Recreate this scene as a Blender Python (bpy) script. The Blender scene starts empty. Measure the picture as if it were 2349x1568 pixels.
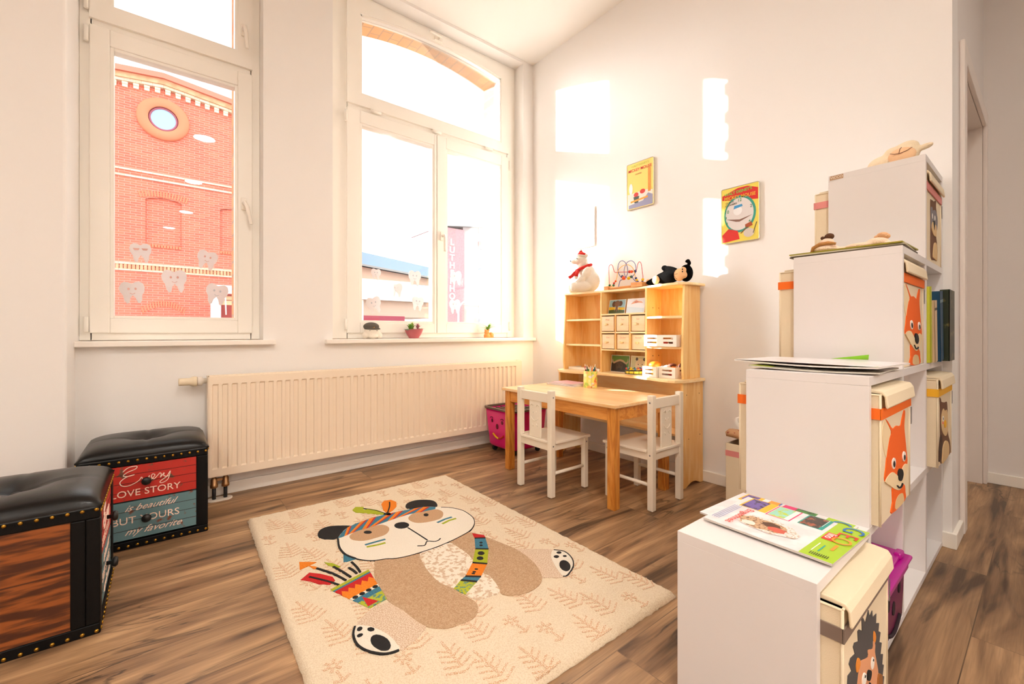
import bpy, bmesh, math, random
from mathutils import Vector, Matrix
random.seed(7)
SC = bpy.context.scene
COL = SC.collection
# ---------------------------------------------------------------- camera
FPX, YAW, HZ, EYE = 996.0, math.radians(51.25), 763.4, 0.835
cd = bpy.data.cameras.new('camera')
cd.sensor_width = 36.0
cd.lens = FPX / 2349.0 * 36.0
cd.shift_y = -(784.0 - HZ) / 2349.0
cd.clip_start = 0.02
cd.clip_end = 400
cam = bpy.data.objects.new('camera', cd)
COL.objects.link(cam)
cam.location = (0, 0, EYE)
cam.rotation_euler = (math.radians(90), 0, YAW - math.radians(90))
SC.camera = cam
# ---------------------------------------------------------------- sky
SUN_TO = Vector((1.0, -1.376, -0.495)).normalized()
w = bpy.data.worlds.new('sky'); SC.world = w
w.use_nodes = True
nt = w.node_tree; nt.nodes.clear()
wo = nt.nodes.new('ShaderNodeOutputWorld'); bg = nt.nodes.new('ShaderNodeBackground')
tc = nt.nodes.new('ShaderNodeTexCoord')
dot = nt.nodes.new('ShaderNodeVectorMath'); dot.operation = 'DOT_PRODUCT'
dot.inputs[1].default_value = tuple(-SUN_TO)
nt.links.new(tc.outputs['Generated'], dot.inputs[0])
mx = nt.nodes.new('ShaderNodeMath'); mx.operation = 'MAXIMUM'; mx.inputs[1].default_value = 0
pw = nt.nodes.new('ShaderNodeMath'); pw.operation = 'POWER'; pw.inputs[1].default_value = 30
ml = nt.nodes.new('ShaderNodeMath'); ml.operation = 'MULTIPLY_ADD'
ml.inputs[1].default_value = 45.0; ml.inputs[2].default_value = 2.3      # haze glow around the sun, overcast bright sky
nt.links.new(dot.outputs['Value'], mx.inputs[0]); nt.links.new(mx.outputs[0], pw.inputs[0]); nt.links.new(pw.outputs[0], ml.inputs[0])
bg.inputs['Color'].default_value = (1.0, 0.985, 0.97, 1)
nt.links.new(ml.outputs[0], bg.inputs['Strength']); nt.links.new(bg.outputs[0], wo.inputs[0])
# ---------------------------------------------------------------- sun
sd = bpy.data.lights.new('sun', 'SUN'); sd.energy = 26.0; sd.angle = math.radians(0.45); sd.color = (1.0, 0.965, 0.91)
so = bpy.data.objects.new('sun', sd); COL.objects.link(so)
so.rotation_euler = SUN_TO.to_track_quat('-Z', 'Y').to_euler()
LAMP_L = 190.0
# ---------------------------------------------------------------- exposure
vs = SC.view_settings
vs.view_transform = 'Standard'; vs.look = 'None'; vs.gamma = 1.0; vs.use_curve_mapping = False
vs.exposure = 0.66
SC.cycles.use_denoising = True
SC.cycles.max_bounces = 10; SC.cycles.diffuse_bounces = 6; SC.cycles.transparent_max_bounces = 12
SC.cycles.sample_clamp_indirect = 8.0

# ================================================================ helpers
def srgb(r, g, b):
    f = lambda c: (c / 255.0) / 12.92 if c / 255.0 <= 0.04045 else ((c / 255.0 + 0.055) / 1.055) ** 2.4
    return (f(r), f(g), f(b), 1.0)

MATS = {}
def mat(name, rgb=None, rough=0.5, metal=0.0, bump=None, var=None, spec=None, coat=0.0):
    """rgb in 0-255; bump=(scale,strength); var=(scale, rgb2, lo, hi) noise mix"""
    if name in MATS: return MATS[name]
    m = bpy.data.materials.new(name); m.use_nodes = True
    n = m.node_tree.nodes; l = m.node_tree.links
    b = n['Principled BSDF']
    b.inputs['Base Color'].default_value = srgb(*rgb)
    b.inputs['Roughness'].default_value = rough
    b.inputs['Metallic'].default_value = metal
    if spec is not None: b.inputs['Specular IOR Level'].default_value = spec
    if coat: b.inputs['Coat Weight'].default_value = coat; b.inputs['Coat Roughness'].default_value = 0.12
    if bump or var:
        t = n.new('ShaderNodeTexCoord')
    if var:
        ns = n.new('ShaderNodeTexNoise'); ns.inputs['Scale'].default_value = var[0]; ns.inputs['Detail'].default_value = 4
        l.new(t.outputs['Object'], ns.inputs['Vector'])
        r = n.new('ShaderNodeMapRange'); r.inputs['From Min'].default_value = var[2]; r.inputs['From Max'].default_value = var[3]
        l.new(ns.outputs['Fac'], r.inputs['Value'])
        mx = n.new('ShaderNodeMix'); mx.data_type = 'RGBA'
        mx.inputs['A'].default_value = srgb(*rgb); mx.inputs['B'].default_value = srgb(*var[1])
        l.new(r.outputs['Result'], mx.inputs['Factor']); l.new(mx.outputs['Result'], b.inputs['Base Color'])
    if bump:
        n2 = n.new('ShaderNodeTexNoise'); n2.inputs['Scale'].default_value = bump[0]; n2.inputs['Detail'].default_value = 3
        l.new(t.outputs['Object'], n2.inputs['Vector'])
        bp = n.new('ShaderNodeBump'); bp.inputs['Strength'].default_value = bump[1]; bp.inputs['Distance'].default_value = 0.004
        l.new(n2.outputs['Fac'], bp.inputs['Height']); l.new(bp.outputs['Normal'], b.inputs['Normal'])
    MATS[name] = m
    return m

def wood(name, c1, c2, axis='Z', scale=1.0, rough=0.42, rings=9.0, dist=5.0, c3=None, lo=0.26, coat=0.0):
    if name in MATS: return MATS[name]
    m = bpy.data.materials.new(name); m.use_nodes = True
    n = m.node_tree.nodes; l = m.node_tree.links; b = n['Principled BSDF']
    t = n.new('ShaderNodeTexCoord'); mp = n.new('ShaderNodeMapping')
    s = [6.0 * scale] * 3; s['XYZ'.index(axis)] = 0.7 * scale
    mp.inputs['Scale'].default_value = s
    l.new(t.outputs['Object'], mp.inputs['Vector'])
    n1 = n.new('ShaderNodeTexNoise'); n1.inputs['Scale'].default_value = 1.3; n1.inputs['Detail'].default_value = 3; n1.inputs['Distortion'].default_value = 0.4
    l.new(mp.outputs[0], n1.inputs['Vector'])
    sn = n.new('ShaderNodeMath'); sn.operation = 'MULTIPLY'; sn.inputs[1].default_value = rings * 6.28
    l.new(n1.outputs['Fac'], sn.inputs[0])
    si = n.new('ShaderNodeMath'); si.operation = 'SINE'; l.new(sn.outputs[0], si.inputs[0])
    n3 = n.new('ShaderNodeTexNoise'); n3.inputs['Scale'].default_value = 14; n3.inputs['Detail'].default_value = 5
    l.new(mp.outputs[0], n3.inputs['Vector'])
    ad = n.new('ShaderNodeMath'); ad.operation = 'MULTIPLY_ADD'; ad.inputs[1].default_value = 0.22; l.new(si.outputs[0], ad.inputs[0]); l.new(n3.outputs['Fac'], ad.inputs[2])
    r = n.new('ShaderNodeValToRGB'); l.new(ad.outputs[0], r.inputs['Fac'])
    r.color_ramp.elements[0].position = lo; r.color_ramp.elements[0].color = srgb(*c2)
    r.color_ramp.elements[1].position = 0.72; r.color_ramp.elements[1].color = srgb(*c1)
    if c3:
        e = r.color_ramp.elements.new(max(0.1, lo - 0.12)); e.color = srgb(*c3)
    l.new(r.outputs['Color'], b.inputs['Base Color'])
    b.inputs['Roughness'].default_value = rough
    if coat: b.inputs['Coat Weight'].default_value = coat; b.inputs['Coat Roughness'].default_value = 0.1
    MATS[name] = m
    return m

M_ABS = {}
def root(name, loc=(0, 0, 0), rz=0.0, label=None, cat=None, group=None, kind=None, parent=None):
    o = bpy.data.objects.new(name, None); COL.objects.link(o)
    o.location = loc; o.rotation_euler = (0, 0, rz); o.empty_display_size = 0.05
    M_ABS[o.name] = Matrix.Translation(loc) @ Matrix.Rotation(rz, 4, 'Z')
    tag(o, label, cat, group, kind)
    return o
def tag(o, label=None, cat=None, group=None, kind=None):
    if label: o['label'] = label
    if cat: o['category'] = cat
    if group: o['group'] = group
    if kind: o['kind'] = kind
    return o

class MB:
    def __init__(s, world=True):
        s.bm = bmesh.new(); s.mats = []; s.cur = 0; s.T = Matrix.Identity(4); s.world = world
    def m(s, mt):
        if mt not in s.mats: s.mats.append(mt)
        s.cur = s.mats.index(mt); return s
    def at(s, mtx): s.T = mtx; return s
    def v(s, p): return s.bm.verts.new(s.T @ Vector(p))
    def f(s, vs, smooth=False):
        try:
            fc = s.bm.faces.new(vs); fc.material_index = s.cur; fc.smooth = smooth; return fc
        except ValueError: return None
    def box(s, x0, x1, y0, y1, z0, z1):
        p = [s.v((x, y, z)) for z in (z0, z1) for x, y in ((x0, y0), (x1, y0), (x1, y1), (x0, y1))]
        for q in ((3, 2, 1, 0), (4, 5, 6, 7), (0, 1, 5, 4), (1, 2, 6, 5), (2, 3, 7, 6), (3, 0, 4, 7)): s.f([p[i] for i in q])
        return s
    def poly(s, pts, smooth=False): s.f([s.v(p) for p in pts], smooth); return s
    def prism(s, pts, axis, a, b):
        """pts 2D outline; axis X:(y,z) Y:(x,z) Z:(x,y)"""
        mk = {'X': lambda u, v, t: (t, u, v), 'Y': lambda u, v, t: (u, t, v), 'Z': lambda u, v, t: (u, v, t)}[axis]
        A = [s.v(mk(u, v, a)) for u, v in pts]; B = [s.v(mk(u, v, b)) for u, v in pts]
        fs = [s.f(A), s.f(B)]
        for i in range(len(pts)):
            j = (i + 1) % len(pts); fs.append(s.f([A[i], A[j], B[j], B[i]]))
        bmesh.ops.recalc_face_normals(s.bm, faces=[x for x in fs if x]); return s
    def tube(s, pts, r, n=10, closed=False, cap=True, sm=True):
        pts = [Vector(p) for p in pts]; N = len(pts); rings = []
        rr = r if isinstance(r, (list, tuple)) else [r] * N
        up = None
        for i, p in enumerate(pts):
            if closed: d = (pts[(i + 1) % N] - pts[i - 1])
            else: d = pts[min(i + 1, N - 1)] - pts[max(i - 1, 0)]
            if d.length < 1e-9: d = Vector((0, 0, 1))
            d.normalize()
            if up is None:
                up = Vector((0, 0, 1)) if abs(d.z) < 0.9 else Vector((1, 0, 0))
            a = d.cross(up)
            if a.length < 1e-6: a = d.cross(Vector((0, 1, 0.01)))
            a.normalize(); bb = a.cross(d).normalized(); up = bb
            rings.append([s.v(p + (a * math.cos(t) + bb * math.sin(t)) * rr[i]) for t in [2 * math.pi * k / n for k in range(n)]])
        fs = []
        for i in range(N if closed else N - 1):
            A, B = rings[i], rings[(i + 1) % N]
            for k in range(n): fs.append(s.f([A[k], A[(k + 1) % n], B[(k + 1) % n], B[k]], sm))
        if cap and not closed: fs.append(s.f(rings[0][::-1])); fs.append(s.f(rings[-1]))
        bmesh.ops.recalc_face_normals(s.bm, faces=[x for x in fs if x]); return s
    def lathe(s, prof, c=(0, 0, 0), n=24, axis='Z', cap=True):
        rings = []
        for r, z in prof:
            ring = []
            for k in range(n):
                t = 2 * math.pi * k / n; x, y = r * math.cos(t), r * math.sin(t)
                q = {'Z': (x, y, z), 'X': (z, x, y), 'Y': (x, z, y)}[axis]
                ring.append(s.v((c[0] + q[0], c[1] + q[1], c[2] + q[2])))
            rings.append(ring)
        fs = []
        for A, B in zip(rings, rings[1:]):
            for k in range(n): fs.append(s.f([A[k], A[(k + 1) % n], B[(k + 1) % n], B[k]], True))
        if cap: fs.append(s.f(rings[0][::-1])); fs.append(s.f(rings[-1]))
        bmesh.ops.recalc_face_normals(s.bm, faces=[x for x in fs if x]); return s
    def ell(s, c, r, rot=None, u=16, v=10):
        m = Matrix.Translation(c) @ (rot or Matrix.Identity(4)) @ Matrix.Diagonal((*(r if isinstance(r, (tuple, list)) else (r, r, r)), 1))
        R = []
        for i in range(v + 1):
            a = math.pi * i / v
            if i in (0, v): R.append([s.v(m @ Vector((0, 0, math.cos(a))))])
            else: R.append([s.v(m @ Vector((math.sin(a) * math.cos(2 * math.pi * k / u), math.sin(a) * math.sin(2 * math.pi * k / u), math.cos(a)))) for k in range(u)])
        for i in range(v):
            A, B = R[i], R[i + 1]
            for k in range(u):
                j = (k + 1) % u
                if len(A) == 1: s.f([A[0], B[k], B[j]], True)
                elif len(B) == 1: s.f([A[k], B[0], A[j]], True)
                else: s.f([A[k], B[k], B[j], A[j]], True)
        return s
    def text(s, txt, size, mtx, shear=0.0, depth=0.0, align='CENTER', sx=1.0, bold=0.0):
        c = bpy.data.curves.new('t', 'FONT'); c.body = txt; c.size = size; c.shear = shear; c.extrude = depth / 2
        c.align_x = align; c.align_y = 'CENTER'; c.resolution_u = 3; c.offset = bold
        o = bpy.data.objects.new('t', c); COL.objects.link(o)
        bpy.context.view_layer.update()
        dg = bpy.context.evaluated_depsgraph_get()
        me = bpy.data.meshes.new_from_object(o.evaluated_get(dg))
        vs_ = [s.v(mtx @ Vector((q.co.x * sx, q.co.y, q.co.z))) for q in me.vertices]
        for p in me.polygons: s.f([vs_[i] for i in p.vertices])
        bpy.data.objects.remove(o); bpy.data.curves.remove(c); bpy.data.meshes.remove(me)
        return s
    def build(s, name, parent=None, bevel=0.0, seg=2, label=None, cat=None, group=None, kind=None, world=None, mods=None, loc=None):
        me = bpy.data.meshes.new(name)
        T0 = Matrix.Identity(4)
        world = s.world if world is None else world
        if parent is not None and world: T0 = M_ABS[parent.name].inverted()
        if loc is not None: T0 = Matrix.Translation(loc).inverted()
        s.bm.transform(T0)
        s.bm.to_mesh(me); s.bm.free()
        for mt in s.mats: me.materials.append(mt)
        o = bpy.data.objects.new(name, me); COL.objects.link(o)
        if loc is not None: o.location = loc; M_ABS[o.name] = Matrix.Translation(loc)
        else: M_ABS[o.name] = Matrix.Identity(4)
        if parent is not None:
            o.parent = parent; M_ABS[o.name] = M_ABS[parent.name]
        if bevel:
            b = o.modifiers.new('bevel', 'BEVEL'); b.width = bevel; b.segments = seg; b.limit_method = 'ANGLE'; b.angle_limit = math.radians(40)
        for md in (mods or []): md(o)
        return tag(o, label, cat, group, kind)

def remesh(vox, smooth=4):
    def f(o):
        r = o.modifiers.new('remesh', 'REMESH'); r.mode = 'VOXEL'; r.voxel_size = vox; r.use_smooth_shade = True
        k = o.modifiers.new('smooth', 'SMOOTH'); k.iterations = smooth; k.factor = 0.5
    return f
def copy_tree(o, parent=None, name=None):
    c = o.copy(); COL.objects.link(c)
    if parent is not None: c.parent = parent
    M_ABS[c.name] = M_ABS.get(o.name, Matrix.Identity(4))
    for ch in list(o.children): copy_tree(ch, c)
    return c
def frame(o, ex, ey):
    ex = Vector(ex).normalized(); ey = Vector(ey).normalized(); ez = ex.cross(ey)
    m = Matrix((ex, ey, ez)).transposed().to_4x4(); m.translation = Vector(o); return m

# ================================================================ materials
wall_m = mat('wall_paint', (240, 237, 234), 0.85, bump=(60, 0.05))
hall_m = mat('hall_paint', (232, 226, 222), 0.85, bump=(60, 0.05))
ceil_m = mat('ceiling_paint', (240, 236, 230), 0.9)
trim_m = mat('trim_paint', (244, 238, 228), 0.45)
pvc_m = mat('window_plastic', (248, 244, 236), 0.32)
sill_m = mat('sill_laminate', (248, 242, 234), 0.35)
door_m = mat('door_lacquer', (232, 222, 214), 0.4)
white_l = mat('white_laminate', (228, 224, 223), 0.38)
chair_w = mat('chair_white_paint', (238, 228, 210), 0.42)
rad_m = mat('radiator_enamel', (242, 226, 204), 0.33)
black_m = mat('black_plastic', (14, 13, 14), 0.45)
leather = mat('black_leather', (6, 5, 5), 0.30, bump=(260, 0.06), spec=0.35)
brass = mat('aged_brass', (170, 130, 50), 0.3, 1.0)
frame_blk = mat('black_leather_frame', (6, 5, 5), 0.5, bump=(200, 0.1), spec=0.2)
rubber = mat('dark_rubber', (30, 28, 28), 0.7)
canvas = mat('cream_canvas', (234, 218, 188), 0.85, bump=(500, 0.25))
canvas_in = mat('dark_box_inside', (40, 34, 30), 0.9)
birch = wood('birch_plywood', (250, 210, 140), (238, 184, 108), 'Z', 1.0, 0.4, rings=3, coat=0.15)
birch_y = wood('birch_board', (254, 232, 186), (248, 214, 156), 'Y', 1.0, 0.38, rings=3, coat=0.15)
pine_top = wood('pine_tabletop', (250, 214, 164), (240, 194, 134), 'Y', 1.2, 0.34, rings=4, coat=0.2)
pine_z = wood('pine_leg_wood', (222, 152, 66), (196, 118, 40), 'Z', 1.6, 0.38, rings=8, coat=0.2)
pine_y = wood('pine_rail_wood', (230, 160, 76), (206, 130, 50), 'Y', 1.4, 0.38, rings=5, coat=0.2)
lightwood = mat('pale_craft_wood', (240, 226, 206), 0.55)

def glass_mat():
    m = bpy.data.materials.new('window_glass'); m.use_nodes = True; n = m.node_tree.nodes; l = m.node_tree.links; n.clear()
    o = n.new('ShaderNodeOutputMaterial'); mx = n.new('ShaderNodeMixShader'); t = n.new('ShaderNodeBsdfTransparent'); g = n.new('ShaderNodeBsdfGlossy')
    g.inputs['Roughness'].default_value = 0.0; g.inputs['Color'].default_value = (1, 1, 1, 1); t.inputs['Color'].default_value = (0.97, 0.98, 0.98, 1)
    fr = n.new('ShaderNodeFresnel'); fr.inputs['IOR'].default_value = 1.5
    mm = n.new('ShaderNodeMath'); mm.operation = 'MULTIPLY'; mm.inputs[1].default_value = 0.8; l.new(fr.outputs[0], mm.inputs[0])
    l.new(mm.outputs[0], mx.inputs[0]); l.new(t.outputs[0], mx.inputs[1]); l.new(g.outputs[0], mx.inputs[2]); l.new(mx.outputs[0], o.inputs[0])
    return m
glass_m = glass_mat()

def floor_mat():
    m = bpy.data.materials.new('oak_laminate_planks'); m.use_nodes = True; n = m.node_tree.nodes; l = m.node_tree.links; b = n['Principled BSDF']
    t = n.new('ShaderNodeTexCoord')
    br = n.new('ShaderNodeTexBrick'); br.offset = 0.37; br.inputs['Scale'].default_value = 1.0
    br.inputs['Brick Width'].default_value = 1.28; br.inputs['Row Height'].default_value = 0.192; br.inputs['Mortar Size'].default_value = 0.0012
    br.inputs['Mortar Smooth'].default_value = 0.1
    br.inputs['Color1'].default_value = (0, 0, 0, 1); br.inputs['Color2'].default_value = (1, 1, 1, 1); br.inputs['Mortar'].default_value = (.5, .5, .5, 1)
    mpb = n.new('ShaderNodeMapping'); mpb.inputs['Location'].default_value = (0.35, 0.05, 0); l.new(t.outputs['Object'], mpb.inputs['Vector']); l.new(mpb.outputs[0], br.inputs['Vector'])
    sep = n.new('ShaderNodeSeparateColor'); l.new(br.outputs['Color'], sep.inputs[0])
    sc = n.new('ShaderNodeMath'); sc.operation = 'MULTIPLY'; sc.inputs[1].default_value = 37.0; l.new(sep.outputs[0], sc.inputs[0])
    cx = n.new('ShaderNodeCombineXYZ'); l.new(sc.outputs[0], cx.inputs[0]); l.new(sc.outputs[0], cx.inputs[1]); l.new(sc.outputs[0], cx.inputs[2])
    va = n.new('ShaderNodeVectorMath'); va.operation = 'ADD'; l.new(t.outputs['Object'], va.inputs[0]); l.new(cx.outputs[0], va.inputs[1])
    mp = n.new('ShaderNodeMapping'); mp.inputs['Scale'].default_value = (1.1, 9.0, 1.0); l.new(va.outputs[0], mp.inputs['Vector'])
    # soft tone
    n1 = n.new('ShaderNodeTexNoise'); n1.inputs['Scale'].default_value = 1.6; n1.inputs['Detail'].default_value = 4; n1.inputs['Distortion'].default_value = 0.9; l.new(mp.outputs[0], n1.inputs['Vector'])
    r1 = n.new('ShaderNodeValToRGB'); l.new(n1.outputs['Fac'], r1.inputs['Fac'])
    e = r1.color_ramp.elements; e[0].position = 0.32; e[0].color = srgb(92, 68, 50); e[1].position = 0.70; e[1].color = srgb(204, 164, 122)
    k = e.new(0.42); k.color = srgb(142, 108, 78); k = e.new(0.58); k.color = srgb(178, 140, 102)
    # fine grain
    mp2 = n.new('ShaderNodeMapping'); mp2.inputs['Scale'].default_value = (2.0, 60.0, 1.0); l.new(va.outputs[0], mp2.inputs['Vector'])
    n2 = n.new('ShaderNodeTexNoise'); n2.inputs['Scale'].default_value = 3; n2.inputs['Detail'].default_value = 5; n2.inputs['Distortion'].default_value = 0.5; l.new(mp2.outputs[0], n2.inputs['Vector'])
    g = n.new('ShaderNodeMapRange'); g.inputs['From Min'].default_value = 0.3; g.inputs['From Max'].default_value = 0.7; g.inputs['To Min'].default_value = 0.78; g.inputs['To Max'].default_value = 1.1; l.new(n2.outputs['Fac'], g.inputs['Value'])
    mu = n.new('ShaderNodeMix'); mu.data_type = 'RGBA'; mu.blend_type = 'MULTIPLY'; mu.inputs['Factor'].default_value = 1.0
    l.new(r1.outputs['Color'], mu.inputs['A']); l.new(g.outputs['Result'], mu.inputs['B'])
    # dark cracks / heart streaks
    mp3 = n.new('ShaderNodeMapping'); mp3.inputs['Scale'].default_value = (1.3, 7.0, 1.0); l.new(va.outputs[0], mp3.inputs['Vector'])
    n3 = n.new('ShaderNodeTexNoise'); n3.inputs['Scale'].default_value = 1.1; n3.inputs['Detail'].default_value = 6; n3.inputs['Distortion'].default_value = 1.6; l.new(mp3.outputs[0], n3.inputs['Vector'])
    ab = n.new('ShaderNodeMath'); ab.operation = 'SUBTRACT'; ab.inputs[1].default_value = 0.47; l.new(n3.outputs['Fac'], ab.inputs[0])
    ab2 = n.new('ShaderNodeMath'); ab2.operation = 'ABSOLUTE'; l.new(ab.outputs[0], ab2.inputs[0])
    st = n.new('ShaderNodeMapRange'); st.inputs['From Min'].default_value = 0.0; st.inputs['From Max'].default_value = 0.028; st.inputs['To Min'].default_value = 0.85; st.inputs['To Max'].default_value = 0.0; l.new(ab2.outputs[0], st.inputs['Value'])
    n4 = n.new('ShaderNodeTexNoise'); n4.inputs['Scale'].default_value = 2.3; n4.inputs['Detail'].default_value = 2; l.new(va.outputs[0], n4.inputs['Vector'])
    ms = n.new('ShaderNodeMapRange'); ms.inputs['From Min'].default_value = 0.5; ms.inputs['From Max'].default_value = 0.68; l.new(n4.outputs['Fac'], ms.inputs['Value'])
    mm = n.new('ShaderNodeMath'); mm.operation = 'MULTIPLY'; l.new(st.outputs[0], mm.inputs[0]); l.new(ms.outputs[0], mm.inputs[1])
    dk = n.new('ShaderNodeMix'); dk.data_type = 'RGBA'; dk.inputs['B'].default_value = srgb(46, 34, 28)
    l.new(mm.outputs[0], dk.inputs['Factor']); l.new(mu.outputs['Result'], dk.inputs['A'])
    # plank tone + seams
    pt = n.new('ShaderNodeMapRange'); pt.inputs['To Min'].default_value = 0.8; pt.inputs['To Max'].default_value = 1.08; l.new(sep.outputs[0], pt.inputs['Value'])
    m2 = n.new('ShaderNodeMix'); m2.data_type = 'RGBA'; m2.blend_type = 'MULTIPLY'; m2.inputs['Factor'].default_value = 1.0
    l.new(dk.outputs['Result'], m2.inputs['A']); l.new(pt.outputs['Result'], m2.inputs['B'])
    m3 = n.new('ShaderNodeMix'); m3.data_type = 'RGBA'; m3.inputs['B'].default_value = srgb(70, 52, 38); l.new(m2.outputs['Result'], m3.inputs['A'])
    sf = n.new('ShaderNodeMath'); sf.operation = 'MULTIPLY'; sf.inputs[1].default_value = 0.6; l.new(br.outputs['Fac'], sf.inputs[0]); l.new(sf.outputs[0], m3.inputs['Factor'])
    l.new(m3.outputs['Result'], b.inputs['Base Color'])
    b.inputs['Roughness'].default_value = 0.42; b.inputs['Specular IOR Level'].default_value = 0.4
    bp = n.new('ShaderNodeBump'); bp.inputs['Strength'].default_value = 0.15; bp.inputs['Distance'].default_value = 0.002; l.new(n2.outputs['Fac'], bp.inputs['Height']); l.new(bp.outputs[0], b.inputs['Normal'])
    return m

def brick_mat(name, c1, c2, mortar, w=0.25, h=0.083, axis='XZ', ms=0.008):
    m = bpy.data.materials.new(name); m.use_nodes = True; n = m.node_tree.nodes; l = m.node_tree.links; b = n['Principled BSDF']
    t = n.new('ShaderNodeTexCoord'); s = n.new('ShaderNodeSeparateXYZ'); c = n.new('ShaderNodeCombineXYZ'); l.new(t.outputs['Object'], s.inputs[0])
    l.new(s.outputs[axis[0]], c.inputs[0]); l.new(s.outputs[axis[1]], c.inputs[1])
    br = n.new('ShaderNodeTexBrick'); br.inputs['Scale'].default_value = 1; br.inputs['Brick Width'].default_value = w; br.inputs['Row Height'].default_value = h; br.inputs['Mortar Size'].default_value = ms
    br.inputs['Color1'].default_value = srgb(*c1); br.inputs['Color2'].default_value = srgb(*c2); br.inputs['Mortar'].default_value = srgb(*mortar)
    l.new(c.outputs[0], br.inputs['Vector']); l.new(br.outputs['Color'], b.inputs['Base Color']); b.inputs['Roughness'].default_value = 0.9
    return m
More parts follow.
